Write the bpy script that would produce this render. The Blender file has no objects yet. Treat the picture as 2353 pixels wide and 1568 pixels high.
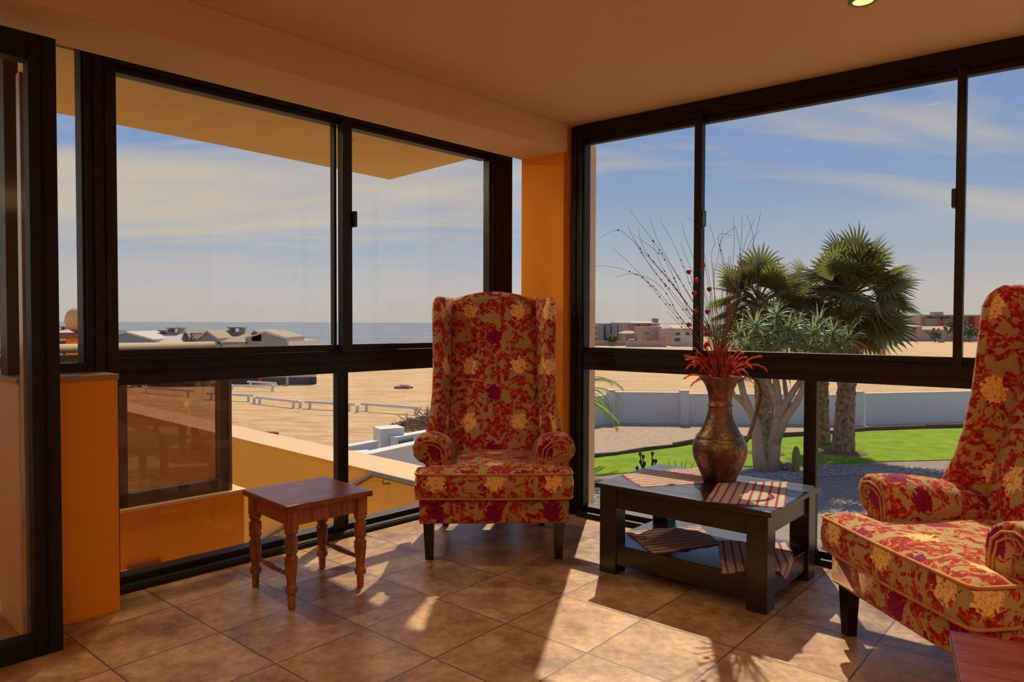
import bpy, bmesh, math, random
from mathutils import Vector, Matrix, noise as mnoise
R = math.radians
random.seed(7)
scene = bpy.context.scene
COL = scene.collection
PI = math.pi

# ---------------------------------------------------------------- camera
W, H = 2353.0, 1568.0
F = 1652.0                                   # focal length in pixels
CAM_Z = 1.228
PITCH, ROLL = R(1.455), R(0.167)
c_, s_ = math.cos(PITCH), math.sin(PITCH)
fw = Vector((0, c_, -s_)); up0 = Vector((0, s_, c_)); rt0 = Vector((1, 0, 0))
rt = rt0 * math.cos(ROLL) + up0 * math.sin(ROLL)
up = -rt0 * math.sin(ROLL) + up0 * math.cos(ROLL)
cd = bpy.data.cameras.new('camera'); cam = bpy.data.objects.new('camera', cd); COL.objects.link(cam)
cd.sensor_width = 36.0; cd.lens = F / W * 36.0; cd.clip_start = 0.05; cd.clip_end = 60000
cam.matrix_world = Matrix(((rt.x, up.x, -fw.x, 0), (rt.y, up.y, -fw.y, 0), (rt.z, up.z, -fw.z, CAM_Z), (0, 0, 0, 1)))
scene.camera = cam

def ray(x, y):
    a = (x - W / 2) / F; b = -(y - H / 2) / F
    return fw + rt * a + up * b
def pz(x, y, z):                              # the place at height z seen at (x, y) of the photograph
    r = ray(x, y); t = (z - CAM_Z) / r.z
    return Vector((0, 0, CAM_Z)) + r * t
def pd(x, y, D):                              # the place at depth D
    r = ray(x, y); return Vector((0, 0, CAM_Z)) + r * (D / r.y)
NL = Vector((-math.sin(R(46.93)), math.cos(R(46.93)), 0)); DL = Vector((NL.y, -NL.x, 0))
NR = Vector((math.cos(R(51.32)), math.sin(R(51.32)), 0)); DR = Vector((NR.y, -NR.x, 0))
def pn(x, y, n, o):                           # the place on the upright plane n.X = o
    r = ray(x, y); t = o / (r.x * n.x + r.y * n.y)
    return Vector((0, 0, CAM_Z)) + r * t
def sL(x, o=3.55, y=740): return DL.dot(pn(x, y, NL, o))
def sR(x, o=3.883, y=740): return DR.dot(pn(x, y, NR, o))
OL, OR_ = 3.55, 3.883

# ---------------------------------------------------------------- sky, sun, exposure
def NT(tree):
    n, l = tree.nodes, tree.links
    def N(t, **k):
        o = n.new(t)
        for a, b in k.items():
            if a.startswith('i_'):
                key = a[2:]; key = int(key) if key.isdigit() else key
                o.inputs[key].default_value = b
            else: setattr(o, a, b)
        return o
    def L(a, ao, b, bi): l.new(a.outputs[ao], b.inputs[bi])
    return N, L
def ramp(N, stops, interp='LINEAR'):
    r = N('ShaderNodeValToRGB'); cr = r.color_ramp; cr.interpolation = interp
    while len(cr.elements) < len(stops): cr.elements.new(0.5)
    for e, (p, c) in zip(cr.elements, stops):
        e.position = p; e.color = (c[0], c[1], c[2], 1) if hasattr(c, '__len__') else (c, c, c, 1)
    return r
world = bpy.data.worlds.new('sky'); scene.world = world; world.use_nodes = True
world.node_tree.nodes.clear(); N, L = NT(world.node_tree)
tc = N('ShaderNodeTexCoord'); sx = N('ShaderNodeSeparateXYZ'); L(tc, 'Generated', sx, 0)
grad = ramp(N, [(0.0, (.50, .45, .40)), (0.04, (.50, .475, .45)), (0.10, (.35, .42, .51)), (0.19, (.23, .34, .54)), (0.34, (.15, .26, .53)), (0.6, (.13, .24, .52)), (1.0, (.10, .19, .45))])
L(sx, 2, grad, 0)
ad = N('ShaderNodeMath', operation='ADD', i_1=0.16); L(sx, 2, ad, 0)
dv = N('ShaderNodeMath', operation='DIVIDE'); L(sx, 0, dv, 0); L(ad, 0, dv, 1)
dv2 = N('ShaderNodeMath', operation='DIVIDE'); L(sx, 1, dv2, 0); L(ad, 0, dv2, 1)
cb = N('ShaderNodeCombineXYZ'); L(dv, 0, cb, 0); L(dv2, 0, cb, 1)
mp = N('ShaderNodeMapping'); mp.inputs['Rotation'].default_value = (0, 0, R(24)); mp.inputs['Scale'].default_value = (0.42, 1.25, 1); L(cb, 0, mp, 0)
n1 = N('ShaderNodeTexNoise', i_Scale=1.15, i_Detail=9.0, i_Roughness=0.55, i_Distortion=0.6); L(mp, 0, n1, 'Vector')
# a long bank of cloud over the sea (left), wisps over the land
lm = N('ShaderNodeMapRange'); lm.inputs[1].default_value = -0.40; lm.inputs[2].default_value = 0.14; lm.inputs[3].default_value = 1.0; lm.inputs[4].default_value = 0.0; L(sx, 0, lm, 0)
wob = N('ShaderNodeMath', operation='MULTIPLY_ADD', i_1=0.07); L(n1, 0, wob, 0); L(sx, 2, wob, 2)      # bank edge follows the noise
bank = ramp(N, [(0.085, 0.0), (0.105, 0.42), (0.118, 0.1), (0.145, 0.75), (0.185, 1.0), (0.222, .75), (0.25, 0.15), (0.30, 0.25), (0.36, .1)]); L(wob, 0, bank, 0)
bl = N('ShaderNodeMath', operation='MULTIPLY'); L(bank, 0, bl, 0); L(lm, 0, bl, 1)
bias = N('ShaderNodeMath', operation='MULTIPLY_ADD', i_1=0.27, i_2=-0.05); L(bl, 0, bias, 0)
ad2 = N('ShaderNodeMath', operation='ADD'); L(n1, 0, ad2, 0); L(bias, 0, ad2, 1)
cl = ramp(N, [(0.47, 0.0), (0.55, 0.40), (0.68, 1.0)]); L(ad2, 0, cl, 0)
fd = ramp(N, [(0.0, 0.0), (0.05, .35), (0.10, 1.0), (0.30, 1.0), (0.42, 0.45), (1, .3)]); L(sx, 2, fd, 0)
mm = N('ShaderNodeMath', operation='MULTIPLY'); L(cl, 0, mm, 0); L(fd, 0, mm, 1)
mx = N('ShaderNodeMixRGB'); mx.inputs[2].default_value = (.54, .48, .41, 1); L(mm, 0, mx, 0); L(grad, 0, mx, 1)
bg = N('ShaderNodeBackground', i_Strength=1.1); L(mx, 0, bg, 0)
wo = N('ShaderNodeOutputWorld'); L(bg, 0, wo, 0)
SUN_AZ = R(10.8); SUN_EL = R(47.3)
sl = bpy.data.lights.new('sun', 'SUN'); so = bpy.data.objects.new('sun', sl); COL.objects.link(so)
sl.energy = 4.8; sl.angle = R(0.6); sl.color = (1.0, .86, .66)
sd = Vector((math.sin(SUN_AZ) * math.cos(SUN_EL), math.cos(SUN_AZ) * math.cos(SUN_EL), math.sin(SUN_EL)))
so.rotation_euler = sd.to_track_quat('Z', 'Y').to_euler()
vs = scene.view_settings
scene.display_settings.display_device = 'sRGB'
vs.view_transform = 'Standard'; vs.look = 'None'; vs.gamma = 1.0; vs.exposure = 0.0; vs.use_curve_mapping = False
scene.cycles.max_bounces = 8; scene.cycles.transparent_max_bounces = 24; scene.cycles.sample_clamp_indirect = 4.0
scene.cycles.caustics_reflective = False; scene.cycles.caustics_refractive = False

# ---------------------------------------------------------------- materials
MATS = {}
def mat(name, col, rough=0.6, metal=0.0, spec=0.5, noise=None, bump=None, wave=None, space='Object'):
    """noise=(scale, colour2, amount); bump=(scale, strength)"""
    m = bpy.data.materials.new(name); m.use_nodes = True; MATS[name] = m
    N, L = NT(m.node_tree); b = m.node_tree.nodes['Principled BSDF']
    b.inputs['Base Color'].default_value = (*col, 1); b.inputs['Roughness'].default_value = rough
    b.inputs['Metallic'].default_value = metal; b.inputs['Specular IOR Level'].default_value = spec
    tc = N('ShaderNodeTexCoord')
    if noise:
        n = N('ShaderNodeTexNoise', i_Scale=noise[0], i_Detail=5.0, i_Roughness=.6); L(tc, space, n, 'Vector')
        if len(noise) > 3:
            mp = N('ShaderNodeMapping'); mp.inputs['Scale'].default_value = noise[3]; L(tc, space, mp, 0); L(mp, 0, n, 'Vector')
        r = ramp(N, [(0.5 - .5 * noise[2], col), (0.5 + .5 * noise[2], noise[1])]); L(n, 0, r, 0); L(r, 0, b, 'Base Color')
    if bump:
        n = N('ShaderNodeTexNoise', i_Scale=bump[0], i_Detail=4.0); L(tc, space, n, 'Vector')
        bp = N('ShaderNodeBump', i_Strength=bump[1], i_Distance=bump[2] if len(bump) > 2 else 0.01); L(n, 0, bp, 'Height'); L(bp, 0, b, 'Normal')
    return m
def M(n): return MATS[n]

mat('plaster_cream', (.74, .55, .33), .85, noise=(1.3, (.67, .49, .28), .8), bump=(60, .08, .004))
mat('plaster_orange', (.92, .36, .010), .8, noise=(2.2, (.84, .31, .010), .8), bump=(70, .18, .004))
mat('plaster_yellow', (.84, .47, .06), .85, noise=(1.0, (.76, .41, .045), .8), bump=(50, .1, .004))
mat('cap_sandy', (.78, .52, .26), .8, noise=(9, (.66, .42, .2), .8))
mat('plaster_soffit', (.70, .53, .23), .85, noise=(1.0, (.62, .46, .19), .8))
mat('tile_cap', (.42, .27, .15), .35, noise=(12, (.32, .19, .10), .8))
mat('tile_skirting', (.58, .36, .17), .4, noise=(8, (.44, .26, .12), .8))
mat('terracotta', (.34, .10, .05), .5, noise=(10, (.24, .07, .035), .8))
mat('pink_tile', (.62, .36, .27), .5)
mat('bronze_frame', (.014, .009, .007), .5, 0.0, .35)
mat('bronze_dark', (.006, .005, .004), .55, 0.0, .3)
mat('grey_alu', (.42, .38, .34), .35, .7)
mat('black_plastic', (.006, .006, .006), .35)
mat('steel', (.26, .22, .18), .4, .8)
mat('dark_leg', (.012, .008, .006), .25)
mat('white_wall', (.70, .72, .70), .85, noise=(.5, (.64, .66, .65), .8))
mat('white_wall_top', (.72, .68, .58), .8)
mat('concrete', (.42, .34, .25), .9, noise=(6, (.3, .24, .18), .8))
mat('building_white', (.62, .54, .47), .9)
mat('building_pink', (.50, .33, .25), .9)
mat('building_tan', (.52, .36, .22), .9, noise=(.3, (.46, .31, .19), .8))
mat('building_grey', (.30, .28, .27), .9)  # grey lightened slightly, distance haze put into the colour
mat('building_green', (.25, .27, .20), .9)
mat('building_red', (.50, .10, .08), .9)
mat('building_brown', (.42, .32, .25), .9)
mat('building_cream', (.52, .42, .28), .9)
mat('roof_tan', (.44, .31, .20), .8)
mat('roof_light', (.56, .46, .36), .8)
mat('roof_brown', (.36, .26, .17), .85)
mat('clad_blue', (.24, .31, .36), .7)
mat('clad_grey', (.34, .32, .29), .7)
mat('window_dark', (.10, .10, .11), .3)
mat('chimney_brick', (.36, .27, .19), .9)
mat('dark_metal', (.05, .045, .04), .5)
mat('painted_white', (.70, .66, .60), .7)
mat('plinth_dark', (.07, .06, .06), .9)
mat('red_paint', (.55, .03, .02), .6)
mat('twig', (.20, .12, .07), .9)
mat('rock', (.30, .26, .22), .9, noise=(5, (.18, .16, .14), .8))
mat('rock_brown', (.34, .22, .14), .9, noise=(5, (.22, .14, .09), .8))
mat('palm_green', (.085, .13, .024), .4, noise=(1.5, (.20, .19, .045), .8))
mat('palm_green_dark', (.045, .075, .026), .45, noise=(1.5, (.12, .12, .035), .8))
mat('palm_grey', (.085, .15, .075), .5, noise=(1.5, (.16, .21, .085), .8))
mat('palm_stalk', (.30, .26, .09), .5)
mat('palm_dry', (.36, .20, .08), .8, noise=(3, (.2, .10, .04), .8))
mat('aloe_leaf', (.17, .25, .10), .4, noise=(3, (.28, .32, .13), .8))
mat('aloe_bark', (.50, .36, .23), .85, noise=(4, (.38, .26, .16), .8), bump=(12, .3, .03))
mat('frond_green', (.14, .24, .03), .5, noise=(2, (.26, .32, .05), .8))
mat('cactus', (.22, .22, .05), .7)
mat('soil', (.20, .10, .05), .95)
mat('seed_head', (.05, .03, .02), .9)
mat('timber_edge', (.12, .08, .055), .9)
mat('stem_brown', (.16, .065, .02), .6)
mat('stem_dark', (.03, .018, .012), .6)
mat('stem_tan', (.32, .20, .10), .6)
mat('bead_dark', (.035, .015, .012), .5)
mat('bead_brown', (.30, .13, .05), .6)
mat('pod_red', (.46, .015, .012), .5)
mat('ear_red', (.55, .022, .010), .6, noise=(30, (.72, .12, .02), .7))
mat('mat_fringe', (.70, .10, .08), .9)
mat('dish', (.45, .42, .38), .7)

def leafy(name, amt=.45, tint=1.6):
    m = MATS[name]; nt = m.node_tree; N, L = NT(nt); b = nt.nodes['Principled BSDF']; out = nt.nodes['Material Output']
    t = N('ShaderNodeBsdfTranslucent')
    if b.inputs['Base Color'].links:
        src = b.inputs['Base Color'].links[0].from_socket
        hs = N('ShaderNodeHueSaturation'); hs.inputs['Value'].default_value = tint; nt.links.new(src, hs.inputs['Color']); L(hs, 0, t, 0)
    else: t.inputs[0].default_value = b.inputs['Base Color'].default_value
    mx = N('ShaderNodeMixShader'); mx.inputs[0].default_value = amt; L(b, 0, mx, 1); L(t, 0, mx, 2); L(mx, 0, out, 0)
for n_ in ('palm_green', 'palm_green_dark', 'palm_grey', 'palm_dry', 'aloe_leaf', 'frond_green', 'ear_red'): leafy(n_)
def glass_mat():
    m = bpy.data.materials.new('window_glass'); m.use_nodes = True; MATS['window_glass'] = m
    m.node_tree.nodes.clear(); N, L = NT(m.node_tree)
    t = N('ShaderNodeBsdfTransparent'); t.inputs[0].default_value = (.975, .975, .965, 1)
    g = N('ShaderNodeBsdfGlossy', i_Roughness=0.0); g.inputs[0].default_value = (1, 1, 1, 1)
    f = N('ShaderNodeFresnel', i_IOR=1.45); ge = N('ShaderNodeNewGeometry'); iv = N('ShaderNodeMath', operation='SUBTRACT', i_0=1.0); L(ge, 'Backfacing', iv, 1)
    mu = N('ShaderNodeMath', operation='MULTIPLY'); L(f, 0, mu, 0); L(iv, 0, mu, 1)
    mx = N('ShaderNodeMixShader'); L(mu, 0, mx, 0); L(t, 0, mx, 1); L(g, 0, mx, 2)
    o = N('ShaderNodeOutputMaterial'); L(mx, 0, o, 0)
glass_mat()
def glass_mat2():
    m = bpy.data.materials.new('tinted_glass'); m.use_nodes = True; MATS['tinted_glass'] = m
    m.node_tree.nodes.clear(); N, L = NT(m.node_tree)
    t = N('ShaderNodeBsdfTransparent'); t.inputs[0].default_value = (.62, .51, .42, 1)
    g = N('ShaderNodeBsdfGlossy', i_Roughness=0.0); g.inputs[0].default_value = (1, 1, 1, 1)
    f = N('ShaderNodeFresnel', i_IOR=2.1); ge = N('ShaderNodeNewGeometry'); iv = N('ShaderNodeMath', operation='SUBTRACT', i_0=1.0); L(ge, 'Backfacing', iv, 1)
    mu = N('ShaderNodeMath', operation='MULTIPLY'); L(f, 0, mu, 0); L(iv, 0, mu, 1)
    mx = N('ShaderNodeMixShader'); L(mu, 0, mx, 0); L(t, 0, mx, 1); L(g, 0, mx, 2)
    o = N('ShaderNodeOutputMaterial'); L(mx, 0, o, 0)
glass_mat2()

def floor_mat():
    m = bpy.data.materials.new('floor_tiles'); m.use_nodes = True; MATS['floor_tiles'] = m
    N, L = NT(m.node_tree); b = m.node_tree.nodes['Principled BSDF']
    tc = N('ShaderNodeTexCoord'); mp = N('ShaderNodeMapping', vector_type='TEXTURE')
    mp.inputs['Location'].default_value = (-1.4554, 3.0723, 0); mp.inputs['Rotation'].default_value = (0, 0, R(-40.41)); mp.inputs['Scale'].default_value = (.4, .4, .4)
    L(tc, 'Object', mp, 0)
    br = N('ShaderNodeTexBrick', offset=0.0, squash=1.0)
    for k, v in (('Color1', (1, 1, 1, 1)), ('Color2', (.0, .0, .0, 1)), ('Mortar', (.5, .5, .5, 1)), ('Scale', 1.0), ('Mortar Size', .009), ('Mortar Smooth', .1), ('Bias', 0.0), ('Brick Width', 1.0), ('Row Height', 1.0)):
        br.inputs[k].default_value = v
    L(mp, 0, br, 'Vector')
    # each tile shifts the stone clouding
    ms = N('ShaderNodeVectorMath', operation='MULTIPLY_ADD'); ms.inputs[1].default_value = (7, 5, 3)
    L(br, 'Color', ms, 0); L(tc, 'Object', ms, 2)
    n = N('ShaderNodeTexNoise', i_Scale=4.2, i_Detail=7.0, i_Roughness=.66); L(ms, 0, n, 'Vector')
    r = ramp(N, [(.34, (.25, .135, .060)), (.50, (.46, .28, .135)), (.66, (.61, .405, .215))]); L(n, 0, r, 0)
    n2 = N('ShaderNodeTexNoise', i_Scale=26.0, i_Detail=5.0, i_Roughness=.7); L(ms, 0, n2, 'Vector')
    r2 = ramp(N, [(.34, (.74, .70, .64)), (.60, (1.05, 1.04, 1.0))]); L(n2, 0, r2, 0)
    mu = N('ShaderNodeMixRGB', blend_type='MULTIPLY'); mu.inputs[0].default_value = 1; L(r, 0, mu, 1); L(r2, 0, mu, 2)
    mo = N('ShaderNodeMixRGB'); mo.inputs[2].default_value = (.13, .09, .06, 1); L(br, 'Fac', mo, 0); L(mu, 0, mo, 1); L(mo, 0, b, 'Base Color')
    rr = N('ShaderNodeMapRange'); rr.inputs[3].default_value = .27; rr.inputs[4].default_value = .42; L(n2, 0, rr, 0); L(rr, 0, b, 'Roughness')
    b.inputs['Specular IOR Level'].default_value = .38
    bp = N('ShaderNodeBump', i_Strength=.25, i_Distance=.003); inv = N('ShaderNodeMath', operation='SUBTRACT', i_0=1.0); L(br, 'Fac', inv, 1); L(inv, 0, bp, 'Height')
    n3 = N('ShaderNodeTexNoise', i_Scale=160.0, i_Detail=2.0); L(tc, 'Object', n3, 'Vector')
    bp2 = N('ShaderNodeBump', i_Strength=.12, i_Distance=.002); L(n3, 0, bp2, 'Height'); L(bp, 0, bp2, 'Normal'); L(bp2, 0, b, 'Normal')
floor_mat()

def wood_mat(name, c1, c2, rough=.3, sc=(3, 22, 22), spec=.5):
    m = bpy.data.materials.new(name); m.use_nodes = True; MATS[name] = m
    N, L = NT(m.node_tree); b = m.node_tree.nodes['Principled BSDF']
    tc = N('ShaderNodeTexCoord'); mp = N('ShaderNodeMapping'); mp.inputs['Scale'].default_value = sc; L(tc, 'Object', mp, 0)
    n = N('ShaderNodeTexNoise', i_Scale=1.6, i_Detail=6.0, i_Roughness=.6, i_Distortion=1.2); L(mp, 0, n, 'Vector')
    r = ramp(N, [(.35, c1), (.62, c2)]); L(n, 0, r, 0); L(r, 0, b, 'Base Color')
    b.inputs['Roughness'].default_value = rough; b.inputs['Specular IOR Level'].default_value = spec
    bp = N('ShaderNodeBump', i_Strength=.12, i_Distance=.002); L(n, 0, bp, 'Height'); L(bp, 0, b, 'Normal')
wood_mat('red_wood', (.12, .026, .012), (.30, .085, .032), .28)
wood_mat('turned_wood', (.16, .045, .014), (.38, .13, .038), .3, (22, 22, 3))
wood_mat('black_wood', (.008, .005, .004), (.026, .016, .011), .3)
_b = MATS['black_wood'].node_tree.nodes['Principled BSDF']; _b.inputs['Coat Weight'].default_value = .2; _b.inputs['Coat Roughness'].default_value = .12
wood_mat('cherry_wood', (.24, .055, .016), (.46, .14, .045), .28)

def copper_mat():
    m = bpy.data.materials.new('aged_copper'); m.use_nodes = True; MATS['aged_copper'] = m
    N, L = NT(m.node_tree); b = m.node_tree.nodes['Principled BSDF']
    tc = N('ShaderNodeTexCoord')
    n = N('ShaderNodeTexNoise', i_Scale=9.0, i_Detail=6.0, i_Roughness=.65); L(tc, 'Object', n, 'Vector')
    r = ramp(N, [(.33, (.07, .026, .016)), (.5, (.22, .095, .06)), (.68, (.38, .25, .17))]); L(n, 0, r, 0)
    # greenish patina band on the shoulder of the jug
    sx = N('ShaderNodeSeparateXYZ'); L(tc, 'Object', sx, 0)
    n2 = N('ShaderNodeTexNoise', i_Scale=14.0, i_Detail=4.0); L(tc, 'Object', n2, 'Vector')
    ma = N('ShaderNodeMath', operation='MULTIPLY_ADD', i_1=.06); L(n2, 0, ma, 0); L(sx, 2, ma, 2)
    rb = ramp(N, [(.185, 0.0), (.205, .8), (.33, .45), (.42, 0.1)]); L(ma, 0, rb, 0)
    mx = N('ShaderNodeMixRGB'); mx.inputs[2].default_value = (.19, .16, .075, 1); L(rb, 0, mx, 0); L(r, 0, mx, 1); L(mx, 0, b, 'Base Color')
    b.inputs['Metallic'].default_value = .8
    rr = N('ShaderNodeMapRange'); rr.inputs[3].default_value = .22; rr.inputs[4].default_value = .5; L(n2, 0, rr, 0); L(rr, 0, b, 'Roughness')
    v = N('ShaderNodeTexVoronoi', i_Scale=55.0); L(tc, 'Object', v, 'Vector')
    bp = N('ShaderNodeBump', i_Strength=.5, i_Distance=.004); L(v, 0, bp, 'Height'); L(bp, 0, b, 'Normal')
copper_mat()

def fabric_mat():
    """tan cloth woven with red scrolls; golden and purple velvet peonies on a lattice, read from the UV map in metres"""
    m = bpy.data.materials.new('peony_brocade'); m.use_nodes = True; MATS['peony_brocade'] = m
    N, L = NT(m.node_tree); b = m.node_tree.nodes['Principled BSDF']
    uv = N('ShaderNodeUVMap'); uv.uv_map = 'UVMap'
    nz = N('ShaderNodeTexNoise', i_Scale=34.0, i_Detail=3.0); L(uv, 0, nz, 'Vector')
    wn = N('ShaderNodeTexNoise', i_Scale=42.0, i_Detail=2.0); L(uv, 0, wn, 'Vector')
    wv = N('ShaderNodeVectorMath', operation='MULTIPLY_ADD'); wv.inputs[1].default_value = (.05, .05, 0); L(wn, 'Color', wv, 0); L(uv, 0, wv, 2)
    vo = N('ShaderNodeTexVoronoi', i_Scale=70.0); L(uv, 0, vo, 'Vector')
    ve = N('ShaderNodeTexVoronoi', i_Scale=52.0, feature='DISTANCE_TO_EDGE'); L(wv, 0, ve, 'Vector')
    PX, PZ = .295, .33
    def flowers(offx, offz, rad, mulx=1.0):
        # fract(p/period + off) - .5, back to metres
        d = N('ShaderNodeVectorMath', operation='MULTIPLY_ADD'); d.inputs[1].default_value = (1 / (PX * mulx), 1 / PZ, 0); d.inputs[2].default_value = (offx, offz, 0); L(uv, 0, d, 0)
        f = N('ShaderNodeVectorMath', operation='FRACTION'); L(d, 0, f, 0)
        s = N('ShaderNodeVectorMath', operation='SUBTRACT'); s.inputs[1].default_value = (.5, .5, 0); L(f, 0, s, 0)
        q = N('ShaderNodeVectorMath', operation='MULTIPLY'); q.inputs[1].default_value = (PX * mulx, PZ * .92, 0); L(s, 0, q, 0)
        ln = N('ShaderNodeVectorMath', operation='LENGTH'); L(q, 0, ln, 0)
        a = N('ShaderNodeMath', operation='MULTIPLY_ADD', i_1=.070); L(nz, 0, a, 0)
        L(ln, 'Value', a, 2)
        a2 = N('ShaderNodeMath', operation='MULTIPLY_ADD', i_1=.030); L(vo, 'Distance', a2, 0); L(a, 0, a2, 2)
        c = N('ShaderNodeMath', operation='LESS_THAN', i_1=rad + .046); L(a2, 0, c, 0)
        # dark gaps between petals
        g = N('ShaderNodeMath', operation='GREATER_THAN', i_1=.030); L(ve, 0, g, 0)
        inner = N('ShaderNodeMath', operation='LESS_THAN', i_1=rad + .015); L(a2, 0, inner, 0)
        return c, g
    # red woven scrolls
    d1 = N('ShaderNodeTexNoise', i_Scale=11.5, i_Detail=2.5, i_Roughness=.55, i_Distortion=1.6); L(uv, 0, d1, 'Vector')
    m1 = N('ShaderNodeMath', operation='GREATER_THAN', i_1=.474); L(d1, 0, m1, 0)
    d2 = N('ShaderNodeTexNoise', i_Scale=48.0, i_Detail=2.0, i_Distortion=.8); L(uv, 0, d2, 'Vector')
    m2 = N('ShaderNodeMath', operation='LESS_THAN', i_1=.60); L(d2, 0, m2, 0)
    m3 = N('ShaderNodeMath', operation='MULTIPLY'); L(m1, 0, m3, 0); L(m2, 0, m3, 1)
    rc = ramp(N, [(.42, (.27, .010, .014)), (.68, (.70, .10, .012))]); L(d2, 0, rc, 0)
    base = N('ShaderNodeMixRGB'); base.inputs[1].default_value = (.42, .30, .13, 1); L(m3, 0, base, 0); L(rc, 0, base, 2)
    cur = base
    for (ox, oz, col, line, mulx) in ((0.0, 0.5 - .97 / PZ, (.96, .64, .24), (.36, .13, .03), 1.0), (.5, 0.5 - 1.14 / PZ, (.25, .004, .068), (.08, .002, .03), 1.0)):
        c, g = flowers(ox, oz, .049, mulx)
        pc = N('ShaderNodeMixRGB'); pc.inputs[1].default_value = (*line, 1); pc.inputs[2].default_value = (*col, 1); L(g, 0, pc, 0)
        mx = N('ShaderNodeMixRGB'); L(c, 0, mx, 0); L(cur, 0, mx, 1); L(pc, 0, mx, 2); cur = mx
    L(cur, 0, b, 'Base Color')
    b.inputs['Roughness'].default_value = .85; b.inputs['Specular IOR Level'].default_value = .15
    b.inputs['Sheen Weight'].default_value = .25; b.inputs['Sheen Roughness'].default_value = .4; b.inputs['Sheen Tint'].default_value = (1, .7, .45, 1)
    bw = N('ShaderNodeBump', i_Strength=.35, i_Distance=.003); L(m3, 0, bw, 'Height'); L(bw, 0, b, 'Normal')
fabric_mat()

def stripe_mat():
    m = bpy.data.materials.new('striped_cotton'); m.use_nodes = True; MATS['striped_cotton'] = m
    N, L = NT(m.node_tree); b = m.node_tree.nodes['Principled BSDF']
    uv = N('ShaderNodeUVMap'); uv.uv_map = 'UVMap'; sx = N('ShaderNodeSeparateXYZ'); L(uv, 0, sx, 0)
    w = N('ShaderNodeTexNoise', i_Scale=90.0, i_Detail=2.0); L(uv, 0, w, 'Vector')
    d = N('ShaderNodeMath', operation='MULTIPLY', i_1=1 / .040); L(sx, 0, d, 0)
    fr = N('ShaderNodeMath', operation='FRACT'); L(d, 0, fr, 0)
    s = N('ShaderNodeMath', operation='SUBTRACT', i_1=.5); L(fr, 0, s, 0); ab = N('ShaderNodeMath', operation='ABSOLUTE'); L(s, 0, ab, 0)
    a = N('ShaderNodeMath', operation='MULTIPLY_ADD', i_1=.12); L(w, 0, a, 0); L(ab, 0, a, 2)
    r = ramp(N, [(.165, (.74, .13, .11)), (.205, (.82, .38, .32)), (.225, (.90, .82, .70)), (.30, (.90, .82, .70)), (.305, (.80, .62, .54)), (.33, (.90, .82, .70))]); L(a, 0, r, 0)
    L(r, 0, b, 'Base Color'); b.inputs['Roughness'].default_value = .9; b.inputs['Specular IOR Level'].default_value = .1
    wv = N('ShaderNodeTexWave', i_Scale=180.0, bands_direction='Y'); L(uv, 0, wv, 'Vector')
    bp = N('ShaderNodeBump', i_Strength=.25, i_Distance=.001); L(wv, 0, bp, 'Height'); L(bp, 0, b, 'Normal')
stripe_mat()

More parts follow.
